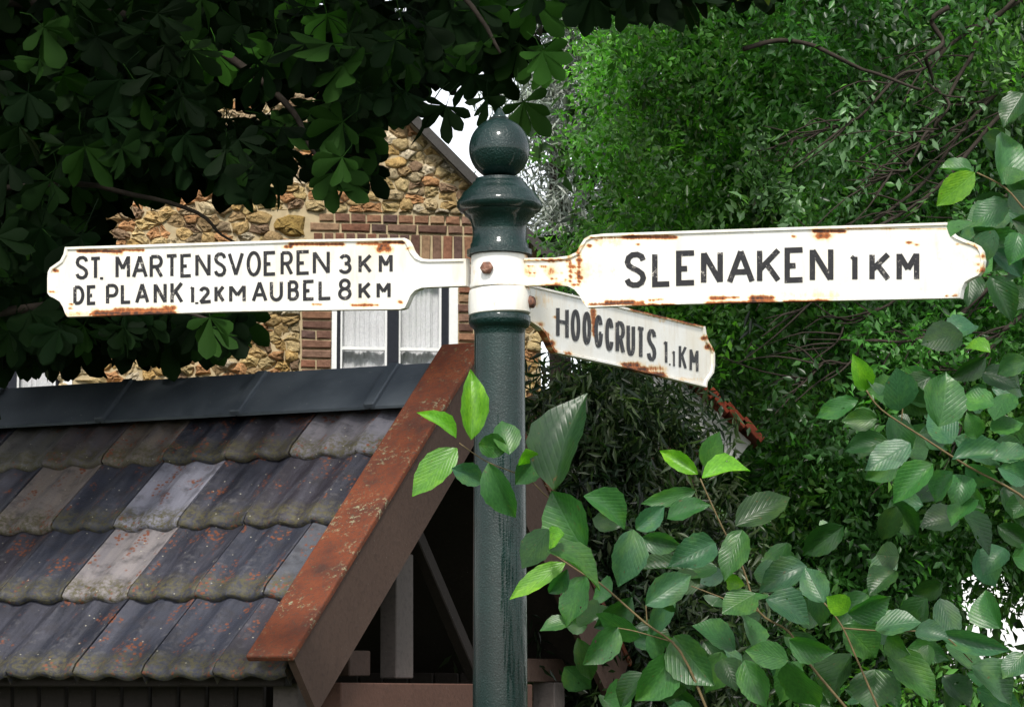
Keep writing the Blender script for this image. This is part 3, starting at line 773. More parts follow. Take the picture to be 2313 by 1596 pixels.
def ribbon(pts, hw_):
    """offset a centre line to both sides -> left list, right list"""
    closed = (pts[0][0] - pts[-1][0]) ** 2 + (pts[0][1] - pts[-1][1]) ** 2 < 1e-3 and len(pts) > 8
    P = [np.array(p) for p in pts]
    if closed: P = P[:-1]
    n = len(P); Lf, Rt = [], []
    for i in range(n):
        a = P[i - 1] if (i > 0 or closed) else None; b = P[(i + 1) % n] if (i < n - 1 or closed) else None
        ds = []
        if a is not None: d = P[i] - a; ds.append(d / (np.linalg.norm(d) + 1e-9))
        if b is not None: d = b - P[i]; ds.append(d / (np.linalg.norm(d) + 1e-9))
        nn = [np.array((-d[1], d[0])) for d in ds]; m = sum(nn); l_ = np.linalg.norm(m)
        if l_ < .2: m = nn[0]; k = 1
        else: m = m / l_; k = min(1 / max(m @ nn[0], .3), 1.9)
        Lf.append(P[i] + m * hw_ * k); Rt.append(P[i] - m * hw_ * k)
    return Lf, Rt, closed
def split_sharp(pts):
    out, cur = [], [pts[0]]
    for i in range(1, len(pts)):
        cur.append(pts[i])
        if i < len(pts) - 1:
            a = np.subtract(pts[i], pts[i - 1]); b = np.subtract(pts[i + 1], pts[i])
            if a @ b < -.25 * np.linalg.norm(a) * np.linalg.norm(b): out.append(cur); cur = [pts[i]]
    out.append(cur); return out
def words(parent, items, counts, plane, stroke, off):
    k = 0
    for c in counts: lettering(parent, items[k:k + c], plane, stroke, off); k += c
    assert k == len(items)
def lettering(parent, items, plane, stroke, base_off, name='lettering'):
    p0, n = plane; V, Fc = [], []; lift = 0
    for (zf_, ch, x0, x1, y0, y1, sl, sw) in items:
        hw_ = (sw or stroke) / 2
        xa, xb, ya, yb = x0 + hw_ * .9, x1 - hw_ * .9, y0 + hw_ * .9, y1 - hw_ * .9
        if ch == '.': xa = xb = (x0 + x1) / 2; ya, yb = y0, y1
        if xb < xa: xa = xb = (xa + xb) / 2
        for st in GL[ch]:
            pts = []
            for (gx, gy) in st:
                x = xa + (xb - xa) * gx; y = ya + (yb - ya) * gy + sl * (x - (x0 + x1) / 2); pts.append((x, y))
            for seg in split_sharp(pts):
                Lf, Rt, closed = ribbon(seg, hw_)
                lift = (lift + 1) % 12; off = base_off + lift * .00008
                b = len(V)
                for l_, r_ in zip(Lf, Rt):
                    for q in (l_, r_):
                        px, py = zf_(*q); V.append(onp(px, py, p0, n) + n * off)
                m = len(Lf)
                for i in range(m if closed else m - 1):
                    j = (i + 1) % m; Fc.append((b + 2 * i, b + 2 * i + 1, b + 2 * j + 1, b + 2 * j))
    return mk(name, V, Fc, M['letter'], parent)
def inset(poly, d):
    n = len(poly); A = sum(poly[i][0] * poly[(i + 1) % n][1] - poly[(i + 1) % n][0] * poly[i][1] for i in range(n))
    sg_ = 1 if A > 0 else -1; out = []
    for i in range(n):
        a, b, c = np.array(poly[i - 1]), np.array(poly[i]), np.array(poly[(i + 1) % n])
        d1 = (b - a) / np.linalg.norm(b - a); d2 = (c - b) / np.linalg.norm(c - b)
        n1 = np.array((-d1[1], d1[0])) * sg_; n2 = np.array((-d2[1], d2[0])) * sg_
        m = n1 + n2; m /= np.linalg.norm(m); out.append(tuple(b + m * d / max(m @ n1, .55)))
    return out
def resample(poly, step):
    out = []; n = len(poly)
    for i in range(n):
        a, b = np.array(poly[i]), np.array(poly[(i + 1) % n]); k = max(1, int(np.linalg.norm(b - a) / step))
        for j in range(k): out.append(tuple(a + (b - a) * j / k))
    return out
def inside(P, poly):
    x, y = P; r = False; n = len(poly)
    for i in range(n):
        x1, y1 = poly[i]; x2, y2 = poly[(i + 1) % n]
        if (y1 > y) != (y2 > y) and x < (x2 - x1) * (y - y1) / (y2 - y1) + x1: r = not r
    return r
def arm(label, poly, plane, f, rimw=9.0, thick=.014):
    p0, n = plane
    root = link('sign_arm', None, post); root['label'] = label; root.empty_display_size = .05
    rp = resample(poly, 8); m = len(rp)
    pj = lambda q, o: onp(q[0], q[1], p0, n) + n * o
    # cast body
    in0 = inset(rp, .6)
    V = [pj(q, .0) for q in in0] + [pj(q, -thick) for q in in0]
    Fc = [tuple(range(m))[::-1], tuple(range(m, 2 * m))] + [(i, (i + 1) % m, m + (i + 1) % m, m + i) for i in range(m)]
    mk('plate', V, Fc, M['sign'], root, attrs={'rust': [f(*q) for q in in0] * 2})
    # raised rim
    ins = [rp, inset(rp, 1.2), inset(rp, rimw * .75), inset(rp, rimw)]
    hs_ = [-.004, .0065, .0065, .0006]
    V, A = [], []
    for q_, h in zip(ins, hs_):
        for q, e in zip(q_, rp): V.append(pj(q, h)); A.append(f(*q))
    Fc = [(k * m + i, k * m + (i + 1) % m, (k + 1) * m + (i + 1) % m, (k + 1) * m + i) for k in range(3) for i in range(m)]
    mk('rim', V, Fc, M['sign'], root, attrs={'rust': A})
    # painted face, fine enough to carry the rust
    lim = inset(rp, rimw * .6); st = 3.2
    xs = np.arange(min(p[0] for p in poly), max(p[0] for p in poly), st); ys = np.arange(min(p[1] for p in poly), max(p[1] for p in poly), st)
    idx, V, Fc, A = {}, [], [], []
    for i, x in enumerate(xs):
        for j, y in enumerate(ys):
            if inside((x, y), lim): idx[i, j] = len(V); V.append(pj((x, y), .0012)); A.append(f(x, y))
    for (i, j) in idx:
        if (i + 1, j) in idx and (i, j + 1) in idx and (i + 1, j + 1) in idx: Fc.append((idx[i, j], idx[i, j + 1], idx[i + 1, j + 1], idx[i + 1, j]))
    mk('painted_face', V, Fc, M['sign'], root, attrs={'rust': A})
    return root
def spots(f, l):
    out = []
    for (x0, x1, y, ry, k) in l:            # horizontal streaks
        n = max(1, int((x1 - x0) / (ry * 2.2)))
        for i in range(n + 1):
            p = f(x0 + (x1 - x0) * i / max(n, 1), y); out.append((p[0], p[1], ry / 5 * 2.3 + 1.2, ry / 5 * 1.45 + 1.2, k * 1.12))
    return out
def vplane(px, py, ang):
    d = Vector((cos(ang), sin(ang), 0)); n = Vector((sin(ang), -cos(ang), 0)); return (Vector((pc.x, YP, 0)), n)
# arm towards the chestnut
PL1 = vplane(0, 0, radians(-30))
outl = mp(ZA, [(280, 165), (262, 250), (225, 320), (165, 363), (110, 400), (86, 450), (80, 520), (80, 690), (110, 730), (165, 755), (220, 790), (256, 850), (285, 930), (310, 962)]) + \
       mp(ZB_, [(0, 905), (700, 892), (1990, 878)]) + mp(ZF, [(1085, 905), (1112, 850), (1140, 785), (1180, 742), (1240, 718), (1330, 712), (1660, 700)]) + \
       mp(ZF, [(1660, 436), (1300, 443), (1240, 438), (1195, 418), (1155, 370), (1125, 300), (1100, 262), (1065, 243)]) + mp(ZB_, [(900, 80)])
sp = spots(ZA, [(430, 900, 216, 11, 1.0), (900, 1150, 205, 10, .75), (820, 900, 240, 16, .5), (640, 1480, 920, 26, .95), (850, 1480, 880, 20, .7), (1420, 1490, 855, 20, .8), (300, 640, 930, 24, .40), (160, 180, 435, 10, .8), (330, 350, 815, 8, .75), (290, 340, 860, 8, .7), (120, 140, 675, 8, .6)])
sp += spots(ZB_, [(690, 740, 165, 12, .95), (740, 1320, 138, 11, .95), (1500, 1720, 130, 12, .72), (1790, 2010, 118, 10, .9), (1760, 1830, 190, 30, .80), (1770, 1810, 150, 22, .85), (1440, 1720, 825, 8, .72), (990, 1090, 818, 8, .6), (1975, 1990, 790, 12, .6), (2070, 2120, 190, 9, .7)])
f1 = rustof(sp, .02)
arm1 = arm('long white arm lettered St. Martensvoeren, pointing to the stone house side', outl, PL1, f1)
S1_ = -.035
it = [(ZA, c, a, b, t_, u_, S1_, None) for c, a, b, t_, u_ in [('S', 395, 540, 270, 532), ('T', 555, 688, 280, 532), ('.', 680, 700, 508, 535), ('M', 848, 1010, 258, 522), ('A', 1035, 1210, 258, 520), ('R', 1235, 1385, 258, 518), ('T', 1412, 1555, 250, 512), ('E', 1580, 1715, 247, 510), ('N', 1750, 1920, 240, 505), ('S', 1960, 2100, 230, 500),
      ('D', 372, 495, 605, 818), ('E', 525, 635, 600, 820), ('P', 740, 880, 585, 818), ('L', 908, 1030, 580, 808), ('A', 1070, 1228, 570, 808), ('N', 1280, 1425, 570, 808), ('K', 1470, 1612, 560, 805), ('1', 1690, 1735, 605, 808), ('.', 1758, 1772, 790, 810), ('2', 1790, 1940, 615, 805), ('K', 1965, 2080, 600, 795)]]
itB = [(ZB_, c, a, b, t_, u_, S1_, None) for c, a, b, t_, u_ in [('V', 35, 215, 225, 495), ('O', 248, 408, 215, 497), ('E', 440, 585, 215, 490), ('R', 630, 770, 215, 490), ('E', 810, 965, 205, 480), ('N', 995, 1185, 208, 478), ('3', 1288, 1430, 250, 470), ('K', 1510, 1660, 248, 465), ('M', 1740, 1895, 245, 462),
       ('M', 50, 235, 592, 795), ('A', 305, 480, 550, 790), ('U', 510, 655, 545, 780), ('B', 712, 838, 545, 770), ('E', 885, 1020, 540, 770), ('L', 1060, 1210, 540, 765), ('8', 1280, 1430, 525, 765), ('K', 1510, 1650, 562, 755), ('M', 1715, 1872, 560, 750)]]
it1 = it[:10] + itB[:6] + itB[6:9] + it[10:] + itB[9:]
words(arm1, it1, [3, 13, 1, 2, 2, 5, 3, 2, 5, 1, 2], PL1, 37, .0024)
# arm towards the right
PL2 = vplane(0, 0, radians(-30))
outl = mp(ZD, [(0, 100), (1890, 40), (1885, 120), (1915, 175), (1950, 200), (2040, 240), (2130, 272), (2200, 310), (2240, 370), (2256, 480), (2240, 590), (2190, 650), (2100, 690), (2040, 730), (2010, 800), (1992, 905), (0, 945)]) + \
       mp(Z3, [(560, 457), (345, 466), (325, 445), (308, 412), (285, 385), (255, 370), (200, 365), (30, 370), (30, 240), (200, 237), (262, 228), (295, 212), (312, 180), (330, 152), (360, 136), (420, 129)])
sp = spots(Z3, [(60, 260, 250, 5, .75), (50, 300, 362, 5, .75), (60, 300, 300, 40, .42), (330, 420, 300, 90, .22), (265, 275, 280, 20, .7), (300, 305, 250, 16, .8), (305, 310, 330, 16, .7), (280, 320, 190, 8, .6), (330, 600, 150, 5, .8), (350, 352, 185, 16, .8), (380, 385, 160, 9, .6), (330, 560, 448, 7, .9), (560, 740, 452, 4, .8)])
sp += spots(ZC, [(200, 760, 58, 14, .92), (0, 280, 795, 16, .85), (340, 400, 795, 9, .7), (480, 520, 770, 12, .66), (560, 620, 760, 9, .6), (1180, 1300, 745, 16, .85), (1320, 1480, 740, 8, .66), (1640, 1850, 745, 22, .85), (1150, 1900, 800, 14, .8), (2095, 2110, 50, 9, .7), (345, 355, 140, 9, .6), (-100, 100, 110, 40, .32)])
sp += spots(ZD, [(340, 660, 145, 12, .98), (400, 470, 195, 34, .72), (0, 500, 935, 9, .75), (700, 1850, 118, 4, .45), (2190, 2230, 340, 14, .7), (2190, 2240, 430, 14, .62), (2180, 2240, 520, 14, .62), (2200, 2230, 600, 16, .8), (1395, 1410, 275, 12, .75), (1485, 1495, 300, 9, .62), (1825, 1840, 875, 9, .66), (1920, 1940, 875, 9, .66), (1940, 2150, 290, 6, .5), (0, 600, 870, 40, .28)])
for y in range(185, 350, 9):
    sp += spots(Z3, [(262 + random.uniform(-6, 6), 266, y, 7, random.uniform(.45, .8)), (299 + random.uniform(-6, 6), 304, y, 8, random.uniform(.45, .85))])
for k in range(16):
    x = random.uniform(55, 290); sp += spots(Z3, [(x, x + 18, random.uniform(250, 360), 8, random.uniform(.4, .68))])
f2 = rustof(sp, .03)
arm2 = arm('wide white arm lettered Slenaken, the one furthest from the house', outl, PL2, f2)
it = [(ZC, c, a, b, t_, u_, -.035, None) for c, a, b, t_, u_ in [('S', 195, 440, 225, 625), ('L', 510, 730, 220, 615), ('E', 780, 1010, 210, 600), ('N', 1062, 1305, 205, 592), ('A', 1355, 1665, 190, 585), ('K', 1695, 1960, 180, 575), ('E', 2005, 2235, 175, 568)]]
it += [(ZD, c, a, b, t_, u_, -.02, None) for c, a, b, t_, u_ in [('N', 285, 548, 325, 720), ('1', 735, 820, 405, 715), ('K', 958, 1195, 380, 712), ('M', 1265, 1518, 370, 712)]]
words(arm2, it, [8, 1, 2], PL2, 62, .0024)
# lower arm going back
PL3 = vplane(0, 0, radians(62))
outl = mp(ZE, [(60, 40), (330, 100), (1250, 320), (2092, 520), (2105, 600), (2132, 690), (2182, 770), (2202, 830), (2202, 960), (2190, 1050), (2152, 1100), (2120, 1150), (2110, 1218), (1150, 987), (385, 822), (350, 765), (312, 685), (272, 605), (220, 545), (150, 500), (60, 440)])
sp = spots(ZE, [(1180, 1600, 1000, 24, .45), (1190, 1320, 960, 22, .85), (1240, 1420, 1010, 20, .9), (1380, 1600, 1070, 20, .9), (240, 300, 620, 24, .8), (270, 340, 720, 30, .9), (300, 380, 800, 20, .85), (150, 250, 500, 20, .5), (520, 560, 830, 12, .7), (400, 420, 420, 10, .6), (2080, 2110, 660, 16, .8), (2130, 2180, 760, 18, .85), (840, 845, 360, 14, .66), (838, 842, 420, 14, .64), (835, 845, 480, 14, .62), (838, 850, 540, 14, .6), (850, 860, 600, 12, .5), (120, 220, 240, 60, .3), (1300, 2050, 1120, 16, .3), (1600, 1640, 460, 12, .3)])
for i in range(20):
    x = 1260 + i * 40; sp += spots(ZE, [(x, x + 30, 335 + (x - 1260) * .24, 8, random.uniform(.5, 1.0))])
for y in range(340, 640, 16):
    sp += spots(ZE, [(832 + (y - 340) * .05, 848 + (y - 340) * .05, y, 11, random.uniform(.45, .68))])
f3 = rustof(sp, .04)
arm3 = arm('lower white arm lettered Hoogcruts, partly behind the Slenaken arm', outl, PL3, f3, rimw=7)
it = [(ZE, c, a, b, t_, u_, .2, s_) for c, a, b, t_, u_, s_ in [('H', 415, 555, 308, 660, 41), ('O', 580, 685, 335, 692, 41), ('O', 712, 808, 360, 728, 41), ('G', 845, 940, 398, 762, 41), ('C', 968, 1062, 432, 798, 41), ('R', 1085, 1190, 468, 828, 41), ('U', 1210, 1305, 502, 856, 41), ('T', 1320, 1420, 530, 885, 41), ('S', 1440, 1545, 556, 912, 41), ('1', 1625, 1670, 682, 945, 29), ('.', 1690, 1706, 944, 962, 18), ('i', 1722, 1765, 795, 972, 20), ('K', 1800, 1890, 738, 1003, 29), ('M', 1922, 2020, 778, 1036, 29)]]
words(arm3, it, [9, 3, 2], PL3, 34, .0024)

# ---------------------------------------------------------------- plants: small-leaved masses
def rand_unit(n):
    v = rng.normal(size=(n, 3)); return v / np.linalg.norm(v, axis=1, keepdims=True)
def at_np(px, py, Y):
    a = (px - CX) / FPX; b = (CY - py) / FPX
    d = np.stack([a, cos(PITCH) - b * sin(PITCH), sin(PITCH) + b * cos(PITCH)], 1)
    return np.array(EYE) + d * (Y / d[:, 1])[:, None]
def sprays(centres, per, leaf, ratio, length, droop, cols, jitter=.35, pc=1):
    """twigs with alternate leaves; each leaf a folded 4-corner blade. returns V, F, colour"""
    n = len(centres)
    d = rand_unit(n); d[:, 2] = d[:, 2] * .6 - droop; d /= np.linalg.norm(d, axis=1, keepdims=True)
    side = np.cross(d, rand_unit(n)); side /= np.linalg.norm(side, axis=1, keepdims=True)
    nrmv = np.cross(side, d)
    t = np.linspace(0, 1, per)
    L = length * rng.uniform(.7, 1.3, n)
    base = centres[:, None] + d[:, None] * (t[None, :, None] - .5) * L[:, None, None]
    base[..., 2] -= (t ** 2)[None] * L[:, None] * .25
    sg_ = np.where(np.arange(per) % 2 == 0, 1., -1.)
    ld = d[:, None] * .55 + side[:, None] * sg_[None, :, None] * .8 + rng.normal(size=(n, per, 3)) * jitter
    ld[..., 2] -= .25
    ld /= np.linalg.norm(ld, axis=2, keepdims=True)
    nn = nrmv[:, None] + rng.normal(size=(n, per, 3)) * .5 + np.array((0, 0, .5)); 
    ac = np.cross(ld, nn); ac /= np.linalg.norm(ac, axis=2, keepdims=True); up = np.cross(ac, ld)
    ll = leaf * rng.uniform(.65, 1.3, (n, per, 1)); wd = ll * ratio
    b = base.reshape(-1, 3); ld, ac, up, ll, wd = [x.reshape(-1, x.shape[-1]) for x in (ld, ac, up, ll, wd)]
    tipv = b + ld * ll - up * ll * .12; m = b + ld * ll * .45; l_ = m + ac * wd * .5 + up * wd * .16; r_ = m - ac * wd * .5 + up * wd * .16
    V = np.stack([b, l_, tipv, r_], 1).reshape(-1, 3); k = np.arange(len(b)) * 4
    F = np.concatenate([np.stack([k, k + 1, k + 2], 1), np.stack([k, k + 2, k + 3], 1)])
    nc = n // pc + 1; ci = np.repeat(cols[rng.integers(0, len(cols), nc)] * rng.uniform(.4, 1.5, (nc, 1)), pc, 0)[:n] * rng.uniform(.8, 1.25, (n, 1))
    c = np.repeat(ci, per, 0) * rng.uniform(.75, 1.3, (n * per, 1)); C = np.repeat(c, 4, 0)
    return V, F, C
def clumps(boxes, Y0, Y1, nclump, perclump, rad, gaps=()):
    """clump centres spread through a volume seen between picture bounds; each clump is a ball of twigs in the world"""
    area = np.array([(b[1] - b[0]) * (b[3] - b[2]) * (b[4] if len(b) > 4 else 1) for b in boxes], float); area /= area.sum()
    out = []
    while len(out) < nclump:
        b = boxes[rng.choice(len(boxes), p=area)]
        x, y = rng.uniform(b[0], b[1]), rng.uniform(b[2], b[3])
        if any(((x - g_[0]) / g_[2]) ** 2 + ((y - g_[1]) / g_[3]) ** 2 < 1 for g_ in gaps): continue
        out.append((x, y, rng.uniform(Y0, Y1)))
    o = np.array(out); c = at_np(o[:, 0], o[:, 1], o[:, 2])
    r = rad * rng.uniform(.6, 1.4, (nclump, 1, 1))
    p = c[:, None] + rng.normal(size=(nclump, perclump, 3)) * r * np.array((1, 1, .7)) * .6
    return c, p.reshape(-1, 3)
def tree(name, label, base, trunk_pts, r0, spec, mat, limbs=(), group=None, cat='tree', twigs=0, twigr=.006, limb_r=(.05, .012), clumpw=None):
    t = thing(name, label, cat, base, group)
    if trunk_pts: tubeobj('trunk', trunk_pts, r0, r0 * .55, M['bark'], t, 10, 5)
    for lb in limbs: tubeobj('branch', lb, limb_r[0], limb_r[1], M['bark'], t, 7, 5)
    Vs, Fs, Cs, b = [], [], [], 0
    allc = []
    for s in spec:
        c, p = clumps(*s['clump']); allc.append(c)
        V, F, C = sprays(p, s['per'], s['leaf'], s['ratio'], s['len'], s['droop'], np.array(s['cols']), s.get('jit', .35), s['clump'][4])
        Vs.append(V); Fs.append(F + b); Cs.append(C); b += len(V)
    fast_mesh('crown', np.concatenate(Vs), np.concatenate(Fs), mat, t, False, np.concatenate(Cs))
    return t
G1 = [(.075, .215, .04), (.10, .27, .05), (.06, .165, .04), (.14, .33, .055), (.12, .22, .11)]
G2 = [(.055, .16, .036), (.08, .205, .05), (.04, .11, .03), (.11, .25, .05), (.10, .18, .09)]
SILV = [(.24, .28, .25), (.34, .37, .35), (.17, .21, .17)]
DK = [(.018, .038, .016), (.03, .055, .022), (.012, .025, .012), (.06, .085, .04)]
# bright fine-leaved tree behind the signs
tb = at(1560, HOR, 15.5); tb.z = 0
tree('ash_tree', 'bright green fine-leaved tree rising behind the Slenaken arm', tb,
     [tb, tb + Vector((.1, .1, 1.5)), tb + Vector((0, .2, 3)), tb + Vector((.15, .1, 4.6))], .16,
     [dict(clump=([(1440, 1850, 60, 900), (1340, 1440, 120, 330, .4), (1330, 1440, 560, 760, .8), (1470, 1900, -500, 60, .8)], 13.4, 16.8, 320, 38, .29, [(1260, 420, 190, 150), (1370, 470, 80, 60)]), per=11, leaf=.05, ratio=.46, len=.27, droop=.35, cols=G1)],
     M['mass'], limbs=[[tb + Vector((0, .2, 2.6)), tb + Vector((-.4, 0, 3.4)), tb + Vector((-.75, -.2, 4.1))], [tb + Vector((.05, .2, 3)), tb + Vector((.5, -.1, 3.7)), tb + Vector((.9, -.2, 4.5))]])
# darker twiggy tree at the right, its branches reaching down to the left
tb = at(2900, HOR, 12.6); tb.z = 0
def bp(*l): return [at(x, y, Y) for x, y, Y in l]
_jit = random.Random(5)
def bp(*l):
    out = []
    for (x, y, Y), (x2, y2, Y2) in zip(l[:-1], l[1:]):
        for q in (0, .33, .66): out.append(at(x + (x2 - x) * q + _jit.uniform(-22, 22), y + (y2 - y) * q + _jit.uniform(-22, 22), Y + (Y2 - Y) * q + _jit.uniform(-.08, .08)))
    return out + [at(*l[-1])]
limbs = [bp((2700, -200, 12.4), (2350, 120, 12.2), (2100, 390, 12.0), (1880, 600, 11.9), (1720, 760, 11.8)),
         bp((2650, 60, 12.5), (2300, 250, 12.0), (2050, 480, 11.8), (1800, 560, 11.7), (1650, 640, 11.7)),
         bp((2700, 200, 12.4), (2313, 430, 12.0), (2150, 560, 11.9), (1950, 700, 11.9), (1840, 810, 11.9)),
         bp((2600, 420, 12.3), (2260, 640, 12.0), (2080, 760, 11.9), (1900, 800, 11.9), (1790, 870, 11.9)),
         bp((2560, -150, 12.3), (2160, 80, 12.0), (1960, 250, 11.9), (1750, 330, 11.9)),
         bp((2313, -80, 12.0), (2230, 60, 12.0), (2120, 250, 11.9), (2060, 360, 11.8), (1990, 420, 11.8)),
         bp((2450, 600, 12.3), (2290, 720, 12.1), (2200, 860, 12.0), (2140, 1010, 12.0)),
         bp((2130, 10, 11.8), (2100, 110, 11.8), (2150, 240, 11.8), (2080, 290, 11.8)),
         bp((1690, 90, 11.9), (1900, 120, 11.8), (2060, 190, 11.8), (2180, 220, 11.8))]
tw = []
for k in range(150):
    b_ = limbs[k % 7]; q = random.uniform(.25, .95); i = min(int(q * (len(b_) - 1)), len(b_) - 2); a_ = b_[i].lerp(b_[i + 1], q * (len(b_) - 1) - i)
    dd = Vector((random.uniform(-1, -.2), random.uniform(-.2, .1), random.uniform(-.75, .25))) * random.uniform(.2, .55)
    tw.append([a_, a_ + dd * .5 + Vector((0, 0, random.uniform(-.04, .05))), a_ + dd])
t2 = tree('twiggy_tree', 'dark twiggy tree with thin bare branches slanting down behind the Slenaken arm end', tb,
     [tb, tb + Vector((0, 0, 2)), tb + Vector((-.1, 0, 3.5)), tb + Vector((-.2, 0, 5.5))], .2,
     [dict(clump=([(1680, 2450, -450, 520), (1780, 2450, 520, 1000), (1500, 1800, -450, 140, .5)], 11.9, 14.8, 340, 29, .3, []), per=11, leaf=.051, ratio=.46, len=.24, droop=.45, cols=G2)],
     M['mass'], limbs=[], )
for lb in limbs: tubeobj('branch', lb, .013, .0035, M['bark'], t2, 6, 5)
for lb in tw: tubeobj('twig', lb, .0055, .002, M['bark'], t2, 5, 3)
# pale willow far behind, sky between its leaves
tb = at(1262, HOR, 25); tb.z = 0
tree('willow_tree', 'pale silvery willow far behind the post finial with white sky between leaves', tb, [tb, tb + Vector((.05, 0, 3)), tb + Vector((0, 0, 6)), tb + Vector((.1, 0, 8.3))], .14,
     [dict(clump=([(1190, 1420, -300, 600)], 24, 26, 200, 9, .42, [(1225, 25, 40, 70), (1215, 440, 25, 40)]), per=11, leaf=.12, ratio=.17, len=.5, droop=.8, cols=SILV)], M['willow'])
# deep trees behind on the right
tb = at(2050, HOR, 21); tb.z = 0
tree('background_tree', 'deep shaded tree filling the gaps behind the other trees', tb, [tb, tb + Vector((0, 0, 3)), tb + Vector((.2, 0, 6.5))], .25,
     [dict(clump=([(1420, 2500, -600, 1180), (1420, 2130, 1180, 1560)], 19.5, 22, 330, 11, .7, [(2235, 1400, 165, 180), (1950, 860, 60, 40), (1560, 700, 60, 30), (2100, 700, 50, 40), (1800, 300, 40, 40)]), per=8, leaf=.15, ratio=.5, len=.5, droop=.3, cols=[(.018, .04, .014), (.028, .06, .02), (.012, .028, .01)])], M['mass'])
# mixed hedge below on the right
tb = at(1950, HOR, 14.5); tb.z = 0
tree('hedge_bush', 'dense green bush with yellowish tips below the Hoogcruts arm', tb, [tb, tb + Vector((.1, 0, .8)), tb + Vector((0, 0, 1.6))], .06,
     [dict(clump=([(1600, 2450, 900, 1300), (1500, 2150, 1200, 1680), (2150, 2450, 1520, 1680)], 12.5, 15, 340, 26, .28, [(2235, 1380, 165, 150), (2310, 1500, 120, 100), (2040, 1560, 40, 30), (1620, 930, 110, 110)]), per=11, leaf=.056, ratio=.44, len=.24, droop=.2, cols=G2 + [(.085, .19, .03), (.05, .13, .03)])], M['mass'], cat='bush')
# dark evergreen on the wall corner
tb = at(1420, HOR, 11.8); tb.z = 0
tree('evergreen_bush', 'very dark evergreen bush with narrow pale-edged leaves under the Hoogcruts arm', tb, [tb, tb + Vector((.05, 0, 1)), tb + Vector((0, 0, 2.2))], .07,
     [dict(clump=([(1290, 1490, 870, 1200), (1280, 1600, 1150, 1700)], 11.3, 12.1, 230, 15, .26, []), per=10, leaf=.072, ratio=.24, len=.2, droop=.55, cols=DK)], M['mass'], cat='bush')

# ---------------------------------------------------------------- horse chestnut hanging in from above
def leaflet(r, L, wd):
    """obovate leaflet along +y, normal +z: 5 stations x 3"""
    V, F = [], []
    for j, (v, w_) in enumerate(((0, .03), (.3, .42), (.62, .9), (.82, .86), (.94, .4), (1, .02))):
        for k in (-1, 0, 1): V.append((k * w_ * wd / 2, v * L, (.06 * abs(k) * w_ * wd * 2) - .10 * L * v * v))
    for j in range(5):
        for k in range(2): a = j * 3 + k; F.append((a, a + 1, a + 4, a + 3))
    return np.array(V), np.array(F)
def palmate(seed):
    r = random.Random(seed); V, F = [], []; b = 0
    for k, ang in enumerate((-88, -50, -18, 18, 50, 88)):
        L = .205 * (1 - abs(ang) / 260) * r.uniform(.88, 1.1); v, f = leaflet(r, L, L * r.uniform(.40, .5))
        a = radians(ang + r.uniform(-9, 9)); tw_ = r.uniform(-.8, .8); out = r.uniform(-.55, .35)
        R = Matrix.Rotation(a, 3, 'Y') @ Matrix.Rotation(out, 3, 'X') @ Matrix.Rotation(tw_, 3, 'Z')
        base = np.array(Matrix(((1, 0, 0), (0, 0, 1), (0, -1, 0))))         # leaflet along -z, face to -y
        v = v @ base.T; v = v @ np.array(R).T; v[:, 2] -= .012 * 1
        V.append(v); F.append(f + b); b += len(v)
    # stalk
    sv, sf = tube_geo([(0, 0, -.012), (r.uniform(-.02, .02), .03, .07), (r.uniform(-.05, .05), .09, .13)], .0028, 4)
    V.append(np.array([tuple(q) for q in sv])); F.append(np.array([f for f in sf if len(f) == 4][:8]) + b)
    return np.concatenate(V), np.concatenate(F)
PAL = [palmate(k) for k in range(6)]
palme = []
for V_, F_ in PAL:
    me = bpy.data.meshes.new('leaf'); me.from_pydata([tuple(v) for v in V_], [], [tuple(int(i) for i in f) for f in F_]); me.update()
    me.polygons.foreach_set('use_smooth', [True] * len(me.polygons)); me.materials.append(M['chestleaf']); palme.append(me)
chest = thing('chestnut_tree', 'large dark horse chestnut tree hanging its broad leaves over the stone house', 'tree', (-4.6, 10.6, 0))
cb = Vector((-4.6, 10.6, 0))
tubeobj('trunk', [cb, cb + Vector((.05, 0, 1.6)), cb + Vector((0, .1, 3.4)), cb + Vector((.2, 0, 6.5))], .34, .2, M['bark'], chest, 14, 5)
for lb in ([cb + Vector((0, .1, 3.2)), Vector((-3.4, 10.4, 4.3)), at(150, 20, 10.2), at(430, 90, 10), at(560, 160, 9.9), at(660, 250, 9.8), at(700, 330, 9.7), at(745, 395, 9.6)],
           [cb + Vector((.1, .1, 4)), Vector((-2.9, 10.2, 5.3)), Vector((-1.2, 9.8, 5.2)), at(1000, -60, 9.5), at(1130, 120, 9.4)],
           [cb + Vector((0, .1, 2.6)), Vector((-3.2, 10.2, 3.3)), at(60, 420, 9.9), at(300, 440, 9.8), at(445, 480, 9.7), at(500, 530, 9.7), at(560, 560, 9.7)],
           [cb + Vector((.1, 0, 4.6)), Vector((-3, 8.4, 5.2)), Vector((-1.4, 7.4, 5.3))], [cb + Vector((.1, 0, 5)), Vector((-2.6, 11.4, 6.2)), Vector((-.8, 11.2, 6.3))],
           [cb + Vector((0, 0, 2.2)), Vector((-3.2, 10, 2.7)), at(30, 700, 9.8), at(330, 690, 9.7), at(470, 720, 9.6)],
           [Vector((-1.2, 9.8, 5.2)), at(1300, -150, 9.4), at(1500, -60, 9.3), at(1680, -50, 9.2)]):
    thin = (lb[-1] - at(560, 560, 9.7)).length < .01
    tubeobj('branch', lb, .016 if thin else .03, .003 if thin else .005, M['bark'], chest, 7, 4)
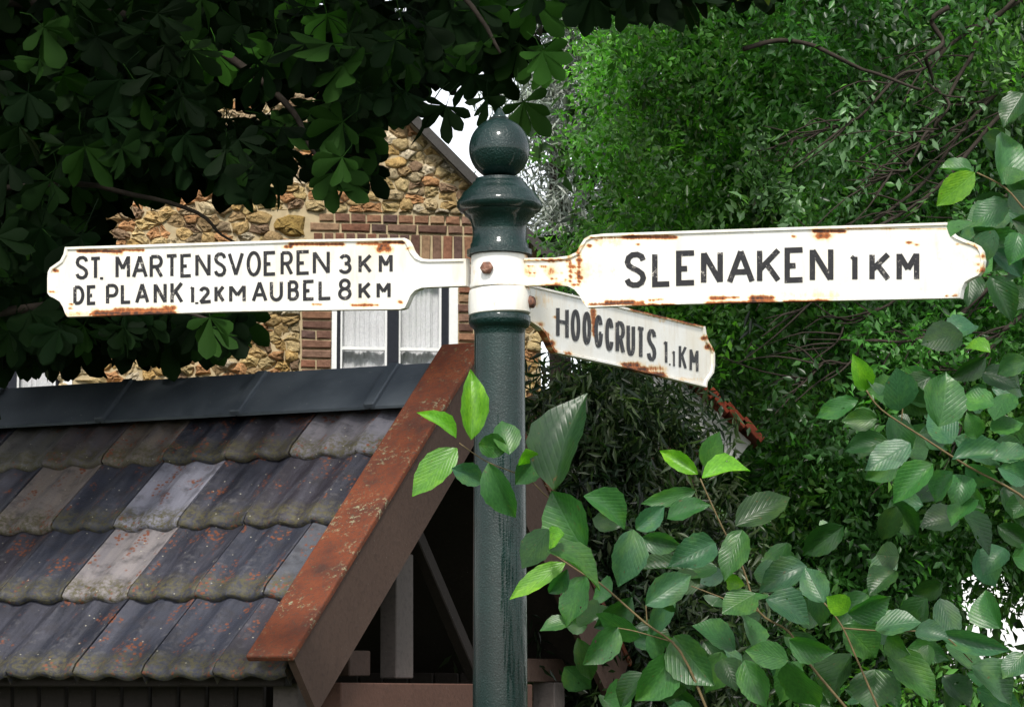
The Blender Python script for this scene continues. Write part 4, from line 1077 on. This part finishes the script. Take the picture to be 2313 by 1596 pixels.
# where leaves hang: (x0,x1,y0,y1,density) bounds of the leaf joints
HANG = [(-60, 240, -60, 420, 1.0), (-60, 200, 420, 770, 1.0), (230, 430, -60, 345, 1.0), (250, 400, 640, 760, .5), (430, 530, 690, 745, .9), (430, 640, -60, 160, .8), (450, 640, 250, 375, 1.9), (250, 440, 300, 375, 1.5),
        (640, 730, -60, 180, .6), (735, 830, -60, 390, 1.5), (850, 960, -60, 205, 1.0), (955, 1080, -60, 170, .8), (1080, 1230, -40, 150, .5), (1300, 1540, -90, -25, .9), (1590, 1740, -120, -60, .9)]
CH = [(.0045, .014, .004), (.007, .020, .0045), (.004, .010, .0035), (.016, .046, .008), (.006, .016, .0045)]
ar = np.array([(h[1] - h[0]) * (h[3] - h[2]) * h[4] for h in HANG]); ar = ar / ar.sum()
def leafrot():
    return Matrix.Rotation(random.uniform(-.9, .9), 4, 'Z') @ Matrix.Rotation(random.gauss(0, .45), 4, 'X') @ Matrix.Rotation(random.gauss(0, .45), 4, 'Y')
forced = [(1010, 235, 9.0), (975, 232, 9.1), (1100, 215, 9.2), (1180, 225, 9.1), (560, 400, 9.2), (780, 395, 9.1), (750, 385, 9.0), (620, 385, 9.1), (500, 380, 9.1), (775, 300, 9.2), (600, 350, 9.2), (470, 735, 9.1), (500, 720, 9.2), (560, 690, 9.2), (1340, -20, 9), (1420, -25, 9), (1490, -40, 9), (330, 720, 9.1), (270, 735, 9.1)]
chinv = wm(chest).inverted()
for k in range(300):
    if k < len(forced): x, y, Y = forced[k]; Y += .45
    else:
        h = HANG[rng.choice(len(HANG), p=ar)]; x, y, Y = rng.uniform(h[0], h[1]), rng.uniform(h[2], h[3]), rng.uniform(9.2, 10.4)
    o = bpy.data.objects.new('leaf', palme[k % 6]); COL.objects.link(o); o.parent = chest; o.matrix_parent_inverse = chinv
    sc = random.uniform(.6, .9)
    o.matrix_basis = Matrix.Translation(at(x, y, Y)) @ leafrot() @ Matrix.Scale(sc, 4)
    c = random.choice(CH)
    if 470 < x < 740 and y < 270 and random.random() < .45: c = (.035, .115, .014)  # backlit glow painted as brighter green on some leaves
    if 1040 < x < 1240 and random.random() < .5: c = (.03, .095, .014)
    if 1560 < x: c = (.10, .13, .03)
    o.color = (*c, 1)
# the rest of the crown, behind and above
def mass_leaves(points):
    Vs, Fs, Cs, b = [], [], [], 0
    for i, p in enumerate(points):
        V_, F_ = PAL[i % 6]; R = np.array((leafrot() @ Matrix.Rotation(random.choice((0, 0, pi)), 4, 'Z')).to_3x3()); 
        v = V_ @ R.T * random.uniform(.7, 1.05) + np.array(p); Vs.append(v); Fs.append(F_ + b); b += len(v)
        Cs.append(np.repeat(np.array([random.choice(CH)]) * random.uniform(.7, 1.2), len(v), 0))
    return np.concatenate(Vs), np.concatenate(Fs), np.concatenate(Cs)
pts = []
for k in range(2300):
    h = HANG[rng.choice(len(HANG), p=ar)]
    dens = .22 if 430 < h[0] < 1300 else 1.
    if random.random() > dens: continue
    pts.append(at(rng.uniform(h[0], h[1]), rng.uniform(h[2], h[3]), rng.uniform(10.2, 12.2)))
for k in range(3000):                                   # unseen upper crown over the frame, shaped to shade the leaves, not the arms
    x = rng.uniform(-7, .6); y = rng.uniform(7.8, 13); z0 = 1.6 + y * tan(PITCH + radians(8.4)) + .12
    zt = 7.2 - .22 * abs(x + 3.5)
    z = z0 + (zt - z0) * rng.beta(1, 1.5)
    if (8 - y) * 1.3 + 4.2 > z: continue
    pts.append(Vector((x, y, z)))
for k in range(500):                                    # crown beyond the frame's edge
    y = rng.uniform(8.4, 12.5); pts.append(Vector((rng.uniform(-5.5, -.205 * y), y, rng.uniform(2.4, 5.5))))
V_, F_, C_ = mass_leaves(pts)
fo = fast_mesh('foliage', V_, F_, M['chestmass'], chest, True, C_); fo['kind'] = 'stuff'

# ---------------------------------------------------------------- foreground shrub
def blade(seed, n=11):
    r = random.Random(seed); V, F = [], []
    cur = r.uniform(-.05, .5); fold = r.uniform(.02, .45); bend = r.uniform(-.12, .12); wav = r.uniform(.01, .05)
    for j in range(n + 1):
        v = j / n; w_ = (sin(pi * v ** .86) ** .72) * (1 - .30 * v ** 6) * .5
        w_ *= (1.03, .965)[j % 2]
        if j == 0: w_ = .02
        if j == n: w_ = .006
        elif j == n - 1: w_ *= .8
        for k in (-2, -1, 0, 1, 2):
            q = k / 2; x = q * w_ + bend * sin(pi * v)
            z = fold * abs(q) * w_ * 1.4 - cur * (v - .35) ** 2 + wav * sin(11 * v + 2 * k + seed) * abs(q)
            V.append((x, v, z))
    for j in range(n):
        for k in range(4): a = j * 5 + k; F.append((a, a + 1, a + 6, a + 5))
    me = bpy.data.meshes.new('leaf'); me.from_pydata(V, [], F); me.update(); me.polygons.foreach_set('use_smooth', [True] * len(F)); me.materials.append(M['shrubleaf']); return me
BL = [blade(k) for k in range(11)]
TONE = dict(g=(.036, .118, .032), b=(.040, .112, .052), y=(.11, .28, .022), d=(.018, .058, .016))  # b carries a bluish sky gloss in its colour
Z6, Z8, Z5 = zc(1500, 1200, 1.542), zc(1500, 0, 1.542), zc(700, 950, 1.425)
LF = {
 Z6: [(180, 355, 300, -60, 200, 'd'), (330, 640, 190, 385, 190, 'g'), (330, 385, 515, 520, 110, 'g'), (500, 520, 370, 490, 80, 'd'), (165, 540, 50, 700, 120, 'd'), (235, 560, 165, 620, 70, 'y'), (165, 630, 400, 780, 110, 'g'), (240, 690, 5, 840, 80, 'y'), (250, 720, 170, 820, 60, 'g'), (330, 750, 240, 960, 110, 'g'), (270, 960, 135, 985, 60, 'g'), (550, 540, 490, 780, 140, 'b'), (560, 540, 680, 440, 90, 'b'), (585, 580, 750, 620, 90, 'b'), (700, 490, 880, 430, 80, 'g'), (830, 365, 600, 420, 70, 'g'), (840, 290, 675, 190, 70, 'y'), (860, 300, 1065, 255, 75, 'y'), (870, 260, 930, 110, 90, 'g'), (920, 600, 720, 700, 120, 'b'), (1040, 540, 960, 750, 110, 'g'), (1010, 520, 1240, 390, 120, 'd'), (605, 880, 800, 750, 120, 'b'), (770, 720, 560, 720, 70, 'd'), (1330, 700, 1125, 800, 120, 'b'), (1410, 870, 1330, 720, 110, 'b'), (1100, 830, 960, 910, 110, 'g'), (1050, 790, 965, 775, 50, 'y'), (1150, 850, 1340, 950, 120, 'b'), (1520, 910, 1430, 850, 70, 'y'), (1520, 920, 1700, 850, 100, 'g'), (1500, 970, 1640, 1110, 150, 'g'), (1640, 990, 1830, 950, 100, 'b'), (1820, 1000, 1960, 1020, 80, 'b'), (1930, 1010, 2230, 1080, 90, 'b'), (2200, 985, 2130, 820, 120, 'g'), (1690, 1090, 1900, 1300, 130, 'g'), (1640, 1170, 1620, 1345, 180, 'g'), (1530, 1100, 1430, 1310, 130, 'd'), (1250, 1040, 1440, 1100, 100, 'g'), (1250, 1130, 1070, 1090, 100, 'g'), (1050, 1130, 1140, 1330, 120, 'g'), (1240, 1140, 1370, 1342, 140, 'g'), (1010, 1080, 840, 970, 110, 'g'), (1090, 1070, 1060, 920, 110, 'g'), (730, 1020, 900, 1230, 160, 'g'), (735, 1100, 570, 1300, 150, 'g'), (480, 980, 335, 1140, 110, 'g'), (580, 1020, 390, 930, 90, 'g'), (760, 1100, 820, 1260, 90, 'd'), (2080, 1150, 2260, 1310, 130, 'b'), (1960, 1060, 2130, 1150, 90, 'g'), (1690, 1030, 1790, 1100, 80, 'g'), (2313, 1100, 2220, 1200, 90, 'b'), (1880, 1060, 1860, 1170, 70, 'g'), (950, 1120, 1010, 1250, 100, 'd'), (1950, 1200, 2060, 1330, 100, 'd'), (600, 1190, 480, 1330, 90, 'd'),
      (1650, 40, 1500, 50, 90, 'g'), (1800, 150, 1610, 260, 110, 'b'), (1700, 140, 1510, 180, 90, 'd'), (1900, 240, 1730, 400, 120, 'g'), (1990, 150, 1890, 20, 120, 'b'), (1990, 220, 2230, 200, 90, 'b'), (2170, 220, 2330, 190, 80, 'b'), (2050, 250, 2190, 330, 90, 'b'), (2200, 260, 2330, 320, 90, 'b'), (1990, 280, 1920, 410, 90, 'g'), (2040, 290, 2000, 430, 100, 'g'), (2090, 400, 1990, 510, 90, 'g'), (2160, 90, 2300, 60, 80, 'g'), (2100, 130, 2060, 20, 80, 'g')],
 Z3: [(1600, 840, 1550, 690, 80, 'y'), (1750, 930, 1740, 750, 130, 'b'), (1930, 1000, 1960, 770, 170, 'g'), (1560, 880, 1380, 950, 80, 'g'), (1640, 950, 1500, 990, 80, 'g'), (1660, 860, 1620, 790, 80, 'b'), (2140, 690, 1990, 780, 80, 'd'), (2160, 660, 2050, 630, 60, 'y'), (2180, 900, 2030, 880, 90, 'g'), (2250, 850, 2180, 960, 90, 'g'), (2330, 700, 2200, 760, 90, 'b')],
 Z8: [(2220, 830, 2230, 600, 120, 'g'), (2090, 780, 1930, 920, 110, 'y'), (2085, 770, 1940, 760, 70, 'g'), (2240, 910, 2080, 1010, 110, 'b'), (2080, 1000, 1985, 1050, 80, 'g'), (2230, 830, 2330, 780, 100, 'g'), (2180, 1040, 2150, 1170, 100, 'b'), (2290, 1050, 2250, 1180, 100, 'g'), (2313, 420, 2225, 560, 90, 'd'), (2250, 870, 2340, 960, 100, 'b')],
 Z5: [(970, 480, 970, 205, 100, 'y'), (910, 470, 765, 365, 55, 'y'), (910, 515, 735, 700, 110, 'y'), (890, 600, 1010, 660, 80, 'b'), (1000, 500, 1120, 520, 90, 'g'), (1130, 540, 1100, 405, 90, 'g'), (1040, 580, 1140, 800, 110, 'g'), (1240, 560, 1160, 660, 90, 'g'), (1200, 520, 1180, 590, 70, 'y')]}
sb_ = at(2150, HOR, 6.9); sb_.z = 0
shrub = thing('cherry_shrub', 'large-leaved green shrub in front of the post, its sprays reaching across the pole', 'shrub', sb_)
shinv = wm(shrub).inverted()
nleaf = [0]
def add_leaf(bpt, tpt, width, tone, face=None):
    k = nleaf[0]; nleaf[0] += 1
    y = tpt - bpt; L = y.length; y = y / L
    view = (EYE - bpt).normalized()
    nz = (view + Vector((random.gauss(0, .5), 0, .35 + random.gauss(0, .5)))); nz = (nz - y * nz.dot(y)).normalized()
    x = y.cross(nz)
    o = bpy.data.objects.new('leaf', BL[k % 11]); COL.objects.link(o); o.parent = shrub; o.matrix_parent_inverse = shinv
    fac = max(abs(nz.dot(view)), .45)
    Mx = Matrix(((x.x, y.x, nz.x, bpt.x), (x.y, y.y, nz.y, bpt.y), (x.z, y.z, nz.z, bpt.z), (0, 0, 0, 1)))
    o.matrix_basis = Mx @ Matrix.Diagonal((width * 1.16 / max(fac, .7), L * 1.08, L * .9, 1))
    c = TONE[tone]; kk = random.uniform(.8, 1.2); o.color = (c[0] * kk * random.uniform(.85, 1.15), c[1] * kk, c[2] * kk * random.uniform(.8, 1.2), 1)
for zf_, l in LF.items():
    sc = {Z5: 1.425}.get(zf_, 1.542) * 1.29702
    for (bx, by, tx, ty, w_, tone) in l:
        Y = 6.75 + random.uniform(-.22, .22)
        if zf_ is Z5: Y = 6.95 + random.uniform(-.1, .1)
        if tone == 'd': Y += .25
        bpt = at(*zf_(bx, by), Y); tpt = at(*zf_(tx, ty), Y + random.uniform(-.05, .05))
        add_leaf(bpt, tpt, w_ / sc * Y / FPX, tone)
# leaves deeper in the shrub
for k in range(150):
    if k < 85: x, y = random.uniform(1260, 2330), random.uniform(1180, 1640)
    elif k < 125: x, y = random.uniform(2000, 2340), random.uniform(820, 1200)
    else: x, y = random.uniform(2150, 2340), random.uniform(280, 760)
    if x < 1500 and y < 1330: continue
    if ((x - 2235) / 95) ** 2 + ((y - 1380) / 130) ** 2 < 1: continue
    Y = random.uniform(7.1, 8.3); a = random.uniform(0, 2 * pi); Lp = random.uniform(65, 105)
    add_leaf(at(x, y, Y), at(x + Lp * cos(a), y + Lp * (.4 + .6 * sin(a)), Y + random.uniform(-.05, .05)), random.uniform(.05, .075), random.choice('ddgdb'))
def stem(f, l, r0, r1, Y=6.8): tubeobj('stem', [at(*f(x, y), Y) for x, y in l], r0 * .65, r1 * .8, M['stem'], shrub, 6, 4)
stem(Z6, [(900, 1400), (760, 1090), (600, 960), (400, 785), (320, 740), (170, 640)], .006, .0025)
stem(Z6, [(610, 960), (605, 880)], .003, .002); stem(Z6, [(735, 1050), (560, 1000), (480, 985)], .003, .002)
stem(Z6, [(1600, 1450), (1330, 1130), (1250, 1000), (1115, 910), (1040, 705), (950, 530), (850, 310)], .006, .0025)
stem(Z6, [(1115, 910), (980, 860), (810, 795)], .0035, .002)
stem(Z6, [(1700, 1450), (1560, 1130), (1490, 975), (1410, 870)], .005, .0025); stem(Z6, [(1490, 985), (1700, 1000), (1930, 1010), (2080, 1140)], .004, .002)
stem(Z6, [(2500, 560), (2290, 380), (2060, 255), (1850, 120), (1670, 0), (1600, -90)], .006, .0025)
stem(Z6, [(1760, 50), (1770, -60)], .003, .002)
stem(Z8, [(2500, 1100), (2330, 960), (2230, 850), (2100, 780)], .005, .0025)
stem(Z5, [(1420, 800), (1290, 720), (1200, 640), (1040, 575), (920, 495)], .0035, .002, 7.0)
stem(Z6, [(330, 640), (240, 420), (150, 340)], .003, .002, 6.95)
for q in ((2300, 1700), (1900, 1800)):
    tubeobj('main_stem', [sb_ + Vector((random.uniform(-.05, .05), 0, 0)), sb_.lerp(at(q[0], q[1], 6.9), .5) + Vector((.05, .1, 0)), at(q[0], q[1], 6.9)], .02, .008, M['stem'], shrub, 8, 4)
